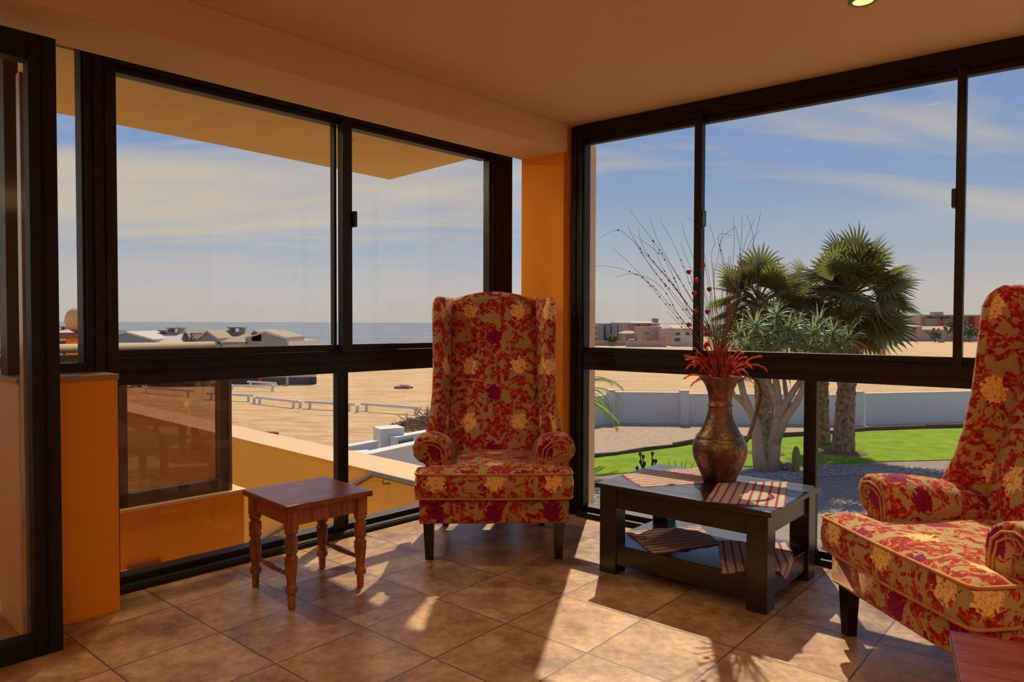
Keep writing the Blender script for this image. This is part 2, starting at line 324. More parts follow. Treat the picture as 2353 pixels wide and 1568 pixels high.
def ground_mats():
    # sand with wheel ruts
    m = bpy.data.materials.new('sand'); m.use_nodes = True; MATS['sand'] = m
    N, L = NT(m.node_tree); b = m.node_tree.nodes['Principled BSDF']; tc = N('ShaderNodeTexCoord')
    mp = N('ShaderNodeMapping'); mp.inputs['Scale'].default_value = (.35, 1.1, 1); mp.inputs['Rotation'].default_value = (0, 0, R(12)); L(tc, 'Object', mp, 0)
    n = N('ShaderNodeTexNoise', i_Scale=.55, i_Detail=9.0, i_Roughness=.68, i_Distortion=.6); L(mp, 0, n, 'Vector')
    r = ramp(N, [(.30, (.58, .35, .155)), (.46, (.72, .47, .225)), (.65, (.82, .55, .28))]); L(n, 0, r, 0)
    L(r, 0, b, 'Base Color'); b.inputs['Roughness'].default_value = .95; b.inputs['Specular IOR Level'].default_value = .1
    n2 = N('ShaderNodeTexNoise', i_Scale=1.3, i_Detail=7.0, i_Roughness=.72, i_Distortion=1.4); L(mp, 0, n2, 'Vector')
    r2 = ramp(N, [(.34, (.74, .68, .60)), (.47, (1, 1, 1))]); L(n2, 0, r2, 0); mu = N('ShaderNodeMixRGB', blend_type='MULTIPLY'); mu.inputs[0].default_value = 1; L(r, 0, mu, 1); L(r2, 0, mu, 2); L(mu, 0, b, 'Base Color')
    bp = N('ShaderNodeBump', i_Strength=.8, i_Distance=.25); L(n2, 0, bp, 'Height'); L(bp, 0, b, 'Normal')
    # sea
    m = bpy.data.materials.new('sea_water'); m.use_nodes = True; MATS['sea_water'] = m
    N, L = NT(m.node_tree); b = m.node_tree.nodes['Principled BSDF']; tc = N('ShaderNodeTexCoord')
    mp = N('ShaderNodeMapping'); mp.inputs['Scale'].default_value = (.006, .03, 1); mp.inputs['Rotation'].default_value = (0, 0, R(14)); L(tc, 'Object', mp, 0)
    n = N('ShaderNodeTexNoise', i_Scale=2.0, i_Detail=8.0, i_Roughness=.7); L(mp, 0, n, 'Vector')
    r = ramp(N, [(.3, (.19, .23, .25)), (.52, (.26, .29, .30)), (.62, (.34, .36, .355)), (.72, (.60, .60, .56))]); L(n, 0, r, 0); L(r, 0, b, 'Base Color')
    b.inputs['Roughness'].default_value = .9; b.inputs['Specular IOR Level'].default_value = .0
    # lawn
    m = bpy.data.materials.new('lawn'); m.use_nodes = True; MATS['lawn'] = m
    N, L = NT(m.node_tree); b = m.node_tree.nodes['Principled BSDF']; tc = N('ShaderNodeTexCoord')
    n = N('ShaderNodeTexNoise', i_Scale=1.2, i_Detail=8.0, i_Roughness=.75); L(tc, 'Object', n, 'Vector')
    r = ramp(N, [(.35, (.15, .27, .010)), (.65, (.27, .39, .016))]); L(n, 0, r, 0); L(r, 0, b, 'Base Color'); b.inputs['Roughness'].default_value = .9
    b.inputs['Specular IOR Level'].default_value = .1
    n2 = N('ShaderNodeTexNoise', i_Scale=25.0, i_Detail=3.0); L(tc, 'Object', n2, 'Vector')
    bp = N('ShaderNodeBump', i_Strength=.6, i_Distance=.05); L(n2, 0, bp, 'Height'); L(bp, 0, b, 'Normal')
    # pavers
    for nm, c1, c2, rot in (('pavers', (.56, .40, .26), (.42, .30, .20), -20), ('pavers_grey', (.40, .31, .23), (.30, .23, .17), 12)):
        m = bpy.data.materials.new(nm); m.use_nodes = True; MATS[nm] = m
        N, L = NT(m.node_tree); b = m.node_tree.nodes['Principled BSDF']; tc = N('ShaderNodeTexCoord')
        mp = N('ShaderNodeMapping'); mp.inputs['Rotation'].default_value = (0, 0, R(rot)); L(tc, 'Object', mp, 0)
        br = N('ShaderNodeTexBrick', offset=.5)
        for k, v in (('Color1', (*c1, 1)), ('Color2', (*c2, 1)), ('Mortar', (c2[0] * .55, c2[1] * .55, c2[2] * .55, 1)), ('Scale', 1.0), ('Mortar Size', .008), ('Brick Width', .22), ('Row Height', .11)):
            br.inputs[k].default_value = v
        L(mp, 0, br, 'Vector'); L(br, 'Color', b, 'Base Color'); b.inputs['Roughness'].default_value = .9; b.inputs['Specular IOR Level'].default_value = .15
ground_mats()

def trunk_mat():
    m = bpy.data.materials.new('palm_trunk'); m.use_nodes = True; MATS['palm_trunk'] = m
    N, L = NT(m.node_tree); b = m.node_tree.nodes['Principled BSDF']; tc = N('ShaderNodeTexCoord')
    v = N('ShaderNodeTexNoise', i_Scale=7.0, i_Detail=5.0); L(tc, 'Object', v, 'Vector')
    r = ramp(N, [(.35, (.13, .08, .05)), (.6, (.36, .24, .15))]); L(v, 0, r, 0); L(r, 0, b, 'Base Color'); b.inputs['Roughness'].default_value = .95
trunk_mat()

def lamp_mat(name, col, st):
    m = bpy.data.materials.new(name); m.use_nodes = True; MATS[name] = m
    b = m.node_tree.nodes['Principled BSDF']
    b.inputs['Emission Color'].default_value = (*col, 1); b.inputs['Emission Strength'].default_value = st
lamp_mat('lamp_glow', (1, .68, .22), 1.7)
MATS['lamp_glow'].node_tree.nodes['Principled BSDF'].inputs['Base Color'].default_value = (.3, .2, .1, 1)

# ---------------------------------------------------------------- building helpers
def tag(o, label=None, cat=None, group=None, kind=None):
    if label: o['label'] = label
    if cat: o['category'] = cat
    if group: o['group'] = group
    if kind: o['kind'] = kind
    return o
def empty(name, loc=(0, 0, 0), rz=0.0, label=None, cat=None, group=None):
    o = bpy.data.objects.new(name, None); COL.objects.link(o); o.location = loc; o.rotation_euler = (0, 0, rz); o.empty_display_size = .1
    return tag(o, label, cat, group)
def copy_tree(o, parent=None):
    c = o.copy(); COL.objects.link(c)
    if parent: c.parent = parent
    for ch in list(o.children): copy_tree(ch, c)
    return c
class MB:
    """collects shapes into one mesh"""
    def __init__(s): s.bm = bmesh.new()
    def _xf(s, vs, mtx):
        if mtx is not None:
            for v in vs: v.co = mtx @ v.co
    def box(s, x0, x1, y0, y1, z0, z1, mtx=None, bev=0.0):
        bm = s.bm
        vs = [bm.verts.new((x, y, z)) for z in (z0, z1) for y in (y0, y1) for x in (x0, x1)]
        idx = ((0, 2, 3, 1), (4, 5, 7, 6), (0, 1, 5, 4), (2, 6, 7, 3), (0, 4, 6, 2), (1, 3, 7, 5))
        fs = [bm.faces.new([vs[i] for i in f]) for f in idx]
        if bev > 0:
            es = list({e for f in fs for e in f.edges})
            r = bmesh.ops.bevel(bm, geom=es, offset=bev, segments=2, affect='EDGES', profile=.6)
            vs = list({v for f in r['faces'] for v in f.verts} | {v for v in vs if v.is_valid})
        s._xf(vs, mtx); return s
    def prism(s, poly, z0, z1, mtx=None, bev=0.0, seg=2):
        bm = s.bm
        lo = [bm.verts.new((p[0], p[1], z0)) for p in poly]; hi = [bm.verts.new((p[0], p[1], z1)) for p in poly]
        fs = [bm.faces.new(lo[::-1]), bm.faces.new(hi)]; n = len(poly)
        for i in range(n): fs.append(bm.faces.new((lo[i], lo[(i + 1) % n], hi[(i + 1) % n], hi[i])))
        vs = lo + hi
        if bev > 0:
            es = list(set(fs[0].edges) | set(fs[1].edges))
            r = bmesh.ops.bevel(bm, geom=es, offset=bev, segments=seg, affect='EDGES', profile=.6)
            vs = list({v for f in r['faces'] for v in f.verts} | {v for v in vs if v.is_valid} | {v for f in fs if f.is_valid for v in f.verts})
        s._xf(vs, mtx); return s
    def rings(s, loops, cap=True, closed=True, mtx=None):
        bm = s.bm; R_ = [[bm.verts.new(p) for p in lp] for lp in loops]; n = len(loops[0])
        for a, b in zip(R_, R_[1:]):
            for i in range(n if closed else n - 1):
                j = (i + 1) % n; bm.faces.new((a[i], a[j], b[j], b[i]))
        if cap and closed:
            bm.faces.new(R_[0][::-1]); bm.faces.new(R_[-1])
        s._xf([v for r in R_ for v in r], mtx); return s
    def lathe(s, prof, n=24, c=(0, 0, 0), mtx=None, cap=True):
        return s.rings([[(c[0] + r * math.cos(2 * PI * i / n), c[1] + r * math.sin(2 * PI * i / n), c[2] + z) for i in range(n)] for z, r in prof], cap, True, mtx)
    def tube(s, pts, rad, n=8, closed=False, flat=None, mtx=None, cap=True):
        pts = [Vector(p) for p in pts]; m = len(pts); loops = []; prev = None
        for i, p in enumerate(pts):
            if closed: t = pts[(i + 1) % m] - pts[i - 1]
            else: t = pts[min(i + 1, m - 1)] - pts[max(i - 1, 0)]
            t.normalize()
            if prev is None:
                a = Vector((0, 0, 1)) if abs(t.z) < .9 else Vector((1, 0, 0)); u = t.cross(a).normalized()
            else: u = (prev - t * prev.dot(t)).normalized()
            prev = u; w = t.cross(u); r = rad[i] if hasattr(rad, '__len__') else rad; f = flat or 1.0
            loops.append([tuple(p + u * r * math.cos(2 * PI * k / n) + w * r * f * math.sin(2 * PI * k / n)) for k in range(n)])
        if closed: loops.append(loops[0]); cap = False
        return s.rings(loops, cap, True, mtx)
    def ball(s, c, r, sub=1, scale=(1, 1, 1)):
        mt = Matrix.Translation(c) @ Matrix.Diagonal((r * scale[0], r * scale[1], r * scale[2], 1))
        bmesh.ops.create_icosphere(s.bm, subdivisions=sub, radius=1.0, matrix=mt); return s
    def face(s, pts):
        s.bm.faces.new([s.bm.verts.new(p) for p in pts]); return s
    def build(s, name, mt, parent=None, smooth=False, uv=None, loc=None):
        bmesh.ops.recalc_face_normals(s.bm, faces=s.bm.faces)
        me = bpy.data.meshes.new(name); s.bm.to_mesh(me); s.bm.free()
        me.materials.append(MATS[mt] if isinstance(mt, str) else mt)
        if smooth:
            for p in me.polygons: p.use_smooth = True
        if uv is not None:
            ly = me.uv_layers.new(name='UVMap')
            for p in me.polygons:
                nx, ny, nz = (abs(v) for v in p.normal)
                for li in p.loop_indices:
                    co = me.vertices[me.loops[li].vertex_index].co
                    if nz >= nx and nz >= ny * .9: q = (co.x, co.y)
                    elif ny >= nx: q = (co.x, co.z)
                    else: q = (co.y, co.z)
                    ly.data[li].uv = (q[0] + uv[0], q[1] + uv[1])
        o = bpy.data.objects.new(name, me); COL.objects.link(o)
        if parent is not None: o.parent = parent
        if loc is not None: o.location = loc
        return o
def frameM(d, n, o=(0, 0, 0)):
    return Matrix(((d.x, n.x, 0, o[0]), (d.y, n.y, 0, o[1]), (0, 0, 1, o[2]), (0, 0, 0, 1)))
ML, MR = frameM(DL, NL), frameM(DR, NR)
def struct(o): o['kind'] = 'structure'; return o
def wp(v): return (v.x, v.y)
def inter(o1, o2, n1=NL, n2=NR):
    d = n1.x * n2.y - n1.y * n2.x
    return Vector(((o1 * n2.y - n1.y * o2) / d, (n1.x * o2 - o1 * n2.x) / d, 0))
# ================================================================ THE ROOM
CEIL = 2.478
C0 = inter(OL, OR_)
corner_out = inter(OL + .12, OR_ + .12)
p1 = corner_out - DL * 8.4; p2 = corner_out + DR * 8.4; p3 = p1 + DR * 8.4
struct(MB().prism([wp(p1), wp(p3), wp(p2), wp(corner_out)], -.35, 0.0).build('floor', 'floor_tiles'))
struct(MB().prism([wp(p1), wp(p3), wp(p2), wp(corner_out)], CEIL, CEIL + .25).build('ceiling', 'plaster_cream'))
# dropped beam along the sea side
struct(MB().box(-4.6, 3.56, 2.857, 3.23, 2.307, CEIL, ML, .004).build('trim_1', 'plaster_cream'))
# corner pillar
PA = pd(1293, 900, 4.585); PB = pd(1322.5, 900, 4.672); PE = pd(1197, 900, 4.80)
PF = pd(1363, 900, 5.15); PG = pd(1335, 900, 5.55); PH = pd(1202, 900, 5.35)
struct(MB().prism([wp(v) for v in (PA, PB, PF, PG, PH, PE)], -.3, CEIL).build('wall_corner', 'plaster_orange'))
def off(p, q, d):  # step outwards from the pillar face
    t = (q - p); t.z = 0; t.normalize(); return Vector((t.y, -t.x, 0)) * d
_q = PB.lerp(PF, .48); _o = (PF - PB).normalized(); _s = Vector((_o.y, -_o.x, 0)) * .012
struct(MB().prism([wp(_q), wp(_q + _s), wp(PF + _s), wp(PF)], -.3, CEIL).build('trim_3', 'cap_sandy'))
m_ = MB()
for a, b in ((PE, PA), (PA, PB)):
    o_ = off(a, b, .012); a2, b2 = a + o_, b + o_
    m_.prism([wp(a), wp(b), wp(b2), wp(a2)], 0, .085)
struct(m_.build('baseboard_corner', 'tile_skirting'))
# low wall beside the door, tiled on top
sa, sb = sL(50, 3.285, 1475), sL(275, 3.29, 1408)
struct(MB().box(sa + .012, sb, 3.285, 3.62, 0, .985, ML).build('wall_low', 'plaster_orange'))
struct(MB().box(sa, sa + .012, 3.285, 3.62, 0, .985, ML).build('wall_end', 'plaster_cream'))  # cream puts the lit, reflected look of the orange wall end into colour
struct(MB().box(sa - .008, sb + .004, 3.275, 3.62, .985, 1.008, ML, .004).build('trim_2', 'tile_cap'))
# walls behind the camera
struct(MB().prism([wp(p1), wp(p3), wp(p3 - NR * .15), wp(p1 - NR * .15 - NL * .0)], 0, CEIL).build('wall_back', 'plaster_orange'))
struct(MB().prism([wp(p3), wp(p2), wp(p2 + DR * .15), wp(p3 + DR * .15)], 0, CEIL).build('wall_right', 'plaster_cream'))

def bars(name, mtx, rects, parent, mt='bronze_frame', bev=.004):
    m = MB()
    for (x0, x1, y0, y1, z0, z1) in rects: m.box(x0, x1, y0, y1, z0, z1, mtx, bev)
    return m.build(name, mt, parent)
def pane(name, mtx, s0, s1, o, z0, z1, parent, mt='window_glass'):
    return MB().box(s0, s1, o - .003, o + .003, z0, z1, mtx).build(name, mt, parent)

# ---- window_1: sea side, from the wide post to the corner
RB, RT_ = .939, 1.100
w1 = struct(empty('window_1'))
x0 = sL(190); x1 = sL(262); xm0, xm1 = sL(765), sL(791); xe0, xe1 = sL(1112), sL(1165); xl = sL(1196, 3.4)
bars('window_frame', ML, [
    (x0, x1, 3.49, 3.57, 1.0, 2.45), (x0 + .03, x0 + .045, 3.482, 3.49, 1.0, 2.44), (x1 - .05, x1 - .035, 3.482, 3.49, 1.0, 2.44),
    (sb - .2, x1 + .0, 3.50, 3.60, .0, 1.0),
    (x1, xe0, 3.50, 3.60, 2.375, 2.46), (x1, xe0, 3.515, 3.585, 2.345, 2.375),
    (xe0, xe1, 3.50, 3.56, .0, 2.46), (xe0 + .02, xe0 + .035, 3.492, 3.5, 1.1, 2.46), (xe0 + .06, xe0 + .072, 3.492, 3.5, 1.1, 2.46),
    (xe1, xl, 3.50, 3.60, 2.40, 2.46), (xe1, xl, 3.50, 3.60, 0, .06)], w1)
bars('window_rail', ML, [(x0 + .01, xl, 3.50, 3.552, RB, RT_ - .035), (x0 + .01, xl, 3.512, 3.55, RT_ - .035, RT_),
     (x0 + .01, xl, 3.488, 3.50, RB + .055, RB + .063), (x0 + .01, xl, 3.488, 3.50, RB + .10, RB + .108), (x0 + .01, xl, 3.492, 3.50, RT_ - .04, RT_ - .034)], w1)
bars('window_sill', ML, [(x1 - .3, xl, 3.47, 3.62, 0, .032), (x1 - .3, xl, 3.515, 3.60, .032, .062), (x1 - .3, xl, 3.465, 3.475, 0, .024)], w1)
bars('mullion', ML, [(xm0 + .005, xm1, 3.51, 3.56, .05, RB + .01), (xm1 - .018, xm1 - .010, 3.502, 3.51, .05, RB)], w1)
sash = bars('sliding_sash', ML, [(sL(770), sL(792), 3.47, 3.52, RT_ - .045, 2.375), (sL(764), sL(770), 3.53, 3.57, RT_, 2.36)], w1)
bars('latch', ML, [(sL(791.5), sL(799), 3.45, 3.50, 1.83 - .06, 1.83 + .03)], sash, 'black_plastic')
pane('pane', ML, x1 - .01, sL(768), 3.538, RT_ - .01, 2.36, w1); pane('pane', ML, sL(786), xe0 + .01, 3.53, RT_ - .01, 2.36, w1)
pane('pane', ML, xe1 - .01, xl, 3.55, RT_ - .01, 2.40, w1); pane('pane', ML, xe1 - .01, xl, 3.535, .05, RB + .01, w1)
pane('pane', ML, x1 - .25, xm0 + .01, 3.535, .05, RB + .01, w1); pane('pane', ML, xm1 - .01, xe0 + .01, 3.535, .05, RB + .01, w1)
# ---- window_2: narrow pane above the low wall
w2 = struct(empty('window_2'))
xa, xb = sL(13, 3.50), sL(47, 3.50); xs = sL(184)
bars('window_frame', ML, [(xa, xb, 3.48, 3.60, 1.0, 2.44), (xb, xs + .02, 3.50, 3.60, 2.42, 2.46), (xb, x0 + .005, 3.50, 3.60, 1.0, 1.048),
     (xs + .0, x0 + .01, 3.505, 3.59, 1.04, 2.44)], w2)
pane('pane', ML, xb - .01, xs + .01, 3.55, 1.04, 2.43, w2)
# ---- window_3: garden side
w3 = struct(empty('window_3'))
g0, g1 = sR(1322), sR(1352); gm0, gm1 = sR(1856), sR(1885); gu0, gu1 = sR(1606), sR(1623); gv0, gv1 = sR(2196), sR(2217); gx = sR(2353) + 2.6
QB, QT = .934, 1.076
bars('window_frame', MR, [(g0, g1, 3.83, 3.90, 0, 2.47), (g0 + .03, g0 + .04, 3.822, 3.83, .06, 2.4), (g1 - .025, g1 - .012, 3.822, 3.83, .06, 2.4), (g1, gx, 3.83, 3.90, 2.385, 2.477),
     (g1, gx, 3.843, 3.89, 2.352, 2.385), (g1, gx, 3.822, 3.83, 2.42, 2.43), (g1, gx, 3.822, 3.83, 2.395, 2.40), (gx, gx + .1, 3.83, 3.95, 0, 2.477)], w3)
bars('window_rail', MR, [(g1 - .01, gx, 3.83, 3.882, QB, QT - .035), (g1 - .01, gx, 3.843, 3.88, QT - .035, QT), (g1, gx, 3.822, 3.83, QT - .043, QT - .037),
     (g1, gx, 3.822, 3.83, QB + .04, QB + .046)], w3)
bars('window_sill', MR, [(g1 - .03, gx, 3.80, 3.95, 0, .032), (g1 - .03, gx, 3.845, 3.93, .032, .062), (g1 - .03, gx, 3.795, 3.803, 0, .024)], w3)
bars('mullion', MR, [(gm0, gm1, 3.835, 3.885, .05, QB + .01), (gm0 + .012, gm0 + .018, 3.828, 3.835, .05, QB)], w3)
sash = bars('sliding_sash', MR, [(gu0, gu1, 3.80, 3.85, QT - .045, 2.385)], w3)
bars('latch', MR, [(gu1 - .004, gu1 + .014, 3.785, 3.84, 1.83 - .06, 1.83 + .03)], sash, 'black_plastic')
sash = bars('sliding_sash', MR, [(gv0, gv1, 3.80, 3.85, QT - .045, 2.385)], w3)
bars('latch', MR, [(gv0 - .014, gv0 + .004, 3.785, 3.84, 1.755, 1.84)], sash, 'black_plastic')
for a, b, o_ in ((g1, gu0, 3.862), (gu1, gv0, 3.870), (gv1, gx, 3.862)): pane('pane', MR, a - .01, b + .01, o_, QT - .01, 2.36, w3)
for a, b in ((g1, gm0), (gm1, gx)): pane('pane', MR, a - .01, b + .01, 3.862, .05, QB + .01, w3)
# wall beyond the garden window, out of the picture
struct(MB().box(gx + .1, 9.0, 3.83, 4.0, 0, CEIL, MR).build('wall_garden_side', 'plaster_cream'))
# ---- door_1: glazed door leaf standing open before the low wall
d1 = struct(empty('door_1'))
o1 = 3.07; q0, q1 = sL(72, o1 - .035), sL(137, o1 - .035)
bars('door_frame', ML, [(q0, q1, o1 - .035, o1 + .035, 0, 2.262), (q1 - .05, q1 - .044, o1 - .04, o1 - .035, .02, 2.26), (q0 - 1.2, q0, o1 - .035, o1 + .035, 2.165, 2.262),
     (q0 - 1.2, q0, o1 - .035, o1 + .035, 0, .075), (q0 - 1.28, q0 - 1.2, o1 - .035, o1 + .035, 0, 2.262)], d1, 'bronze_dark')
pane('door_glass', ML, q0 - 1.21, q0 + .01, o1, .07, 2.17, d1)
z_ = MB()
for k in range(3): z_.box(sL(50, 3.2) + k * .022, sL(50, 3.2) + k * .022 + .018, 3.19 - .004 * k, 3.24, .02, 2.16, ML, .002)
z_.build('door_track', 'grey_alu', d1)
struct(MB().box(-4.6, q0 - 1.29, 3.285, 3.62, 0, CEIL, ML).build('wall_sea_side', 'plaster_orange'))

# ---- recessed ceiling lights: the one at the top of the picture, the rest added unseen to brighten the room
def downlight(x, y, power, vis=False):
    o = empty('ceiling_light', (x, y, CEIL), 0, 'small round recessed downlight glowing in the ceiling above the garden window' if vis else 'added fill downlight in the ceiling, unseen further back in the room', 'light', None if vis else 'added fill downlights further back in the room')
    MB().lathe([(0, .052), (-.004, .052), (-.007, .047), (-.007, .040), (0, .036)], 28, cap=False).build('trim_ring', 'painted_white' if not vis else 'steel', o, True)
    MB().lathe([(-.004, .037), (-.002, .036)], 24).build('bulb', 'lamp_glow', o)
    l = bpy.data.lights.new('downlight', 'AREA'); l.shape = 'DISK'; l.size = .09; l.energy = power; l.color = (1, .77, .48); l.spread = R(150)
    lo = bpy.data.objects.new('downlight', l); COL.objects.link(lo); lo.location = (x, y, CEIL - .012)
P_ = pz(1983, 1, CEIL)
downlight(P_.x, P_.y, 2, True)
for (x, y) in ((-1.9, .4), (-.3, .6), (1.4, .4), (-2.6, -1.2), (-.6, -1.4), (1.6, -1.5), (3.3, -.2)): downlight(x, y, 3)
# unseen uplights added behind the camera to brighten the ceiling
for i, (x, y, lab) in enumerate(((-2.3, -.9, 'added unseen fill uplight by the sea-side wall behind the camera'), (.2, -1.9, 'added unseen fill uplight in the middle of the room behind the camera'), (3.0, -1.0, 'added unseen fill uplight on the garden side behind the camera'))):
    o = empty('fill_uplight', (x, y, 0), 0, lab, 'fill light')
    MB().lathe([(0, .14), (.02, .14), (.03, .02), (1.62, .014), (1.64, .05)], 24).build('stand', 'bronze_frame', o, True)
    MB().lathe([(1.62, .04), (1.70, .13), (1.78, .17), (1.775, .165), (1.70, .12), (1.66, .05)], 24, cap=False).build('bowl', 'bronze_frame', o, True)
    l = bpy.data.lights.new('ceiling_fill', 'AREA'); l.shape = 'DISK'; l.size = .22; l.energy = 48; l.color = (1, .77, .48)
    lo = bpy.data.objects.new('ceiling_fill', l); COL.objects.link(lo); lo.location = (x, y, 1.74); lo.rotation_euler = (PI, 0, 0)

# ================================================================ FURNITURE
def make_wing_chair():
    """front at y=0, back towards +y, x to the right of someone looking at its front"""
    root = empty('wing_chair')
    FB = 'peony_brocade'
    # seat rail
    MB().prism([(-.385, .0), (.385, .0), (.375, .68), (.30, .74), (-.30, .74), (-.375, .68)], .192, .322, None, .016, 3).build('seat_frame', FB, root, True, (0, -.10))
    # T-shaped cushion
    def tee(k, dz):
        hw, fi, bi = .402 - k, .262 - k, 0
        pts = []
        out = [(-hw, -.045 + k), (0, -.058 + k), (hw, -.045 + k), (hw, .125 - k), (fi + .0, .145 - k), (fi, .60 - k), (-fi, .60 - k), (-fi, .145 - k), (-hw, .125 - k)]
        # round the corners
        n = len(out)
        for i in range(n):
            p, c, q = Vector(out[i - 1]), Vector(out[i]), Vector(out[(i + 1) % n])
            r = min(.035, (c - p).length * .45, (q - c).length * .45)
            a = c + (p - c).normalized() * r; b = c + (q - c).normalized() * r
            for t in (0, .33, .67, 1): pts.append(a * (1 - t) ** 2 + c * 2 * t * (1 - t) + b * t * t)
        res = []
        for p in pts:
            # sub-divide later; crown the top
            res.append((p.x, p.y, dz))
        return res
    zb, zt = .325, .462
    lv = [(.06, zb + .012), (.03, zb + .004), (.008, zb + .006), (0, zb + .014), (-.006, zb + .05), (-.006, zt - .05), (.0, zt - .014), (.008, zt - .004), (.025, zt + .006), (.045, zt + .014), (.072, zt + .022)]
    loops = [tee(k, z) for k, z in lv]
    cu = MB().rings(loops).build('seat_cushion', FB, root, True, (.1475, -.115))
    MB().tube([(p[0], p[1], zt - .004) for p in tee(.0, 0)], .0065, 6, True).build('piping', 'piping_tan', cu, True)
    MB().tube([(p[0], p[1], zb + .010) for p in tee(.0, 0)], .0065, 6, True).build('piping', 'piping_tan', cu, True)
    # arms
    prof = [(.238, .325), (.228, .45), (.226, .53), (.236, .575), (.262, .603), (.30, .622), (.345, .632), (.39, .624), (.422, .598), (.436, .560), (.428, .52), (.405, .492), (.378, .482), (.366, .470), (.366, .325)]
    for sg in (-1, 1):
        m = MB(); loops = []
        for (y, kk, dzz) in ((.136, .90, 0), (.140, .97, 0), (.150, 1, 0), (.25, 1, 0), (.36, 1, -.012), (.46, 1, -.032), (.58, 1, -.055), (.70, 1, -.075)):
            lp = []
            for (x, z) in prof:
                cx, cz = .33, .47
                xx = cx + (x - cx) * kk; zz = cz + (z - cz) * kk if z > .33 else z
                if z > .47: zz += dzz
                lp.append((sg * xx, y, zz))
            loops.append(lp)
        a = m.rings(loops).build('armrest', FB, root, True, (.02, .26))
        pr = [(.262, .335), (.254, .50), (.262, .555), (.30, .590), (.35, .602), (.395, .59), (.408, .555), (.395, .525), (.37, .515), (.345, .53), (.340, .50), (.338, .335)]
        MB().tube([(sg * x, .134, z) for x, z in pr], .0055, 6).build('piping', 'piping_tan', a, True)
        pr2 = [(.275, .335), (.270, .49), (.285, .555), (.32, .577), (.36, .582), (.385, .563), (.375, .542), (.352, .540)]
        MB().tube([(sg * x, .133, z) for x, z in pr2], .005, 6).build('piping', 'piping_tan', a, True)
    # back: leaning slab with arched top
    def yb(z): return .545 + .27 * (z - .45)
    m = MB(); loops = []
    nx = 10
    zs = [.30, .45, .60, .80, 1.0, 1.15, 1.27, 1.34, 1.385, 1.41]
    for i, z in enumerate(zs):
        top = (i / (len(zs) - 1)) ** 3
        hw = .262 + .006 * math.sin(z * 3)
        lp = []
        for k in range(nx + 1):
            u = -1 + 2 * k / nx; zz = z - .055 * top * abs(u) ** 2.2 + (.012 * top)
            bow = -.022 * (1 - u * u) * (1 - top * .6)
            lp.append((u * hw, yb(z) + bow + (.030 * max(0, (z - 1.36) / .05) if z > 1.36 else 0), zz))
        for k in range(nx + 1):
            u = 1 - 2 * k / nx; zz = z - .055 * top * abs(u) ** 2.2 + (.012 * top)
            lp.append((u * (hw + .02), yb(z) + .115 - (.030 * max(0, (z - 1.36) / .05) if z > 1.36 else 0), zz))
        loops.append(lp)
    MB().rings(loops).build('backrest', FB, root, True, (0, 0))
    # wings
    for sg in (-1, 1):
        loops = []
        zz = [.50, .56, .62, .70, .80, .95, 1.10, 1.22, 1.30, 1.345, 1.372, 1.385]
        for i, z in enumerate(zz):
            A = Vector((.268, yb(z) + .085))
            # front edge flares forwards and outwards above the arm
            t = max(0, (.80 - z) / .25)
            Fx = .338 - .010 * math.sin(min(1, max(0, (z - .6) / .7)) * PI) + .030 * min(1, t) ** 1.6
            Fy = .036 + .483 + (.22 * (z - .6) if z < .95 else .077 + .14 * (z - .95)) - .03 * min(1.2, t) ** 1.5
            if z > 1.3: Fy += .05 * ((z - 1.30) / .085) ** 2
            Fp = Vector((Fx, Fy)); d = (Fp - A).normalized(); nrm = Vector((d.y, -d.x))
            if nrm.x < 0: nrm = -nrm
            r = .036 * (1 if z < 1.34 else (.86 if z < 1.36 else (.62 if z < 1.38 else .3)))
            lp = []
            lp.append(A - nrm * r * .9); 
            for tt in (.25, .5, .75): lp.append(A.lerp(Fp, tt) - nrm * r * .95)
            for a in range(7):
                an = -PI / 2 + PI * a / 6
                lp.append(Fp + nrm * r * math.sin(an) + d * r * math.cos(an))
            for tt in (.75, .5, .25): lp.append(A.lerp(Fp, tt) + nrm * r * .95)
            lp.append(A + nrm * r * .9)
            loops.append([(sg * p.x, p.y, z) for p in lp])
        MB().rings(loops).build('wing', FB, root, True, (.12, .0))
    # legs
    def leg(x, y, x2, y2, w1, w2):
        m = MB()
        lo = [(x2 - w2, y2 - w2, 0), (x2 + w2, y2 - w2, 0), (x2 + w2, y2 + w2, 0), (x2 - w2, y2 + w2, 0)]
        hi = [(x - w1, y - w1, .20), (x + w1, y - w1, .20), (x + w1, y + w1, .20), (x - w1, y + w1, .20)]
        m.rings([lo, hi]); return m.build('leg', 'dark_leg', root)
    for sg in (-1, 1):
        leg(sg * .338, .045, sg * .335, .045, .028, .020)
        leg(sg * .285, .64, sg * .29, .665, .022, .018)
    return root
m_ = mat('piping_tan', (.50, .30, .10), .8, noise=(18, (.50, .12, .03), .6))
chair = make_wing_chair()
chair.location = (-.089, 3.672, 0); chair.rotation_euler = (0, 0, R(1.6))
tag(chair, 'high-backed wing chair in floral brocade facing the camera between the two windows', 'armchair', 'matching wing chairs')
ch2 = copy_tree(chair)
ch2.location = (1.335, 2.475, 0); ch2.rotation_euler = (0, 0, R(-82.5))
tag(ch2, 'sunlit floral wing chair turned sideways, cut off by the right picture edge', 'armchair', 'matching wing chairs')

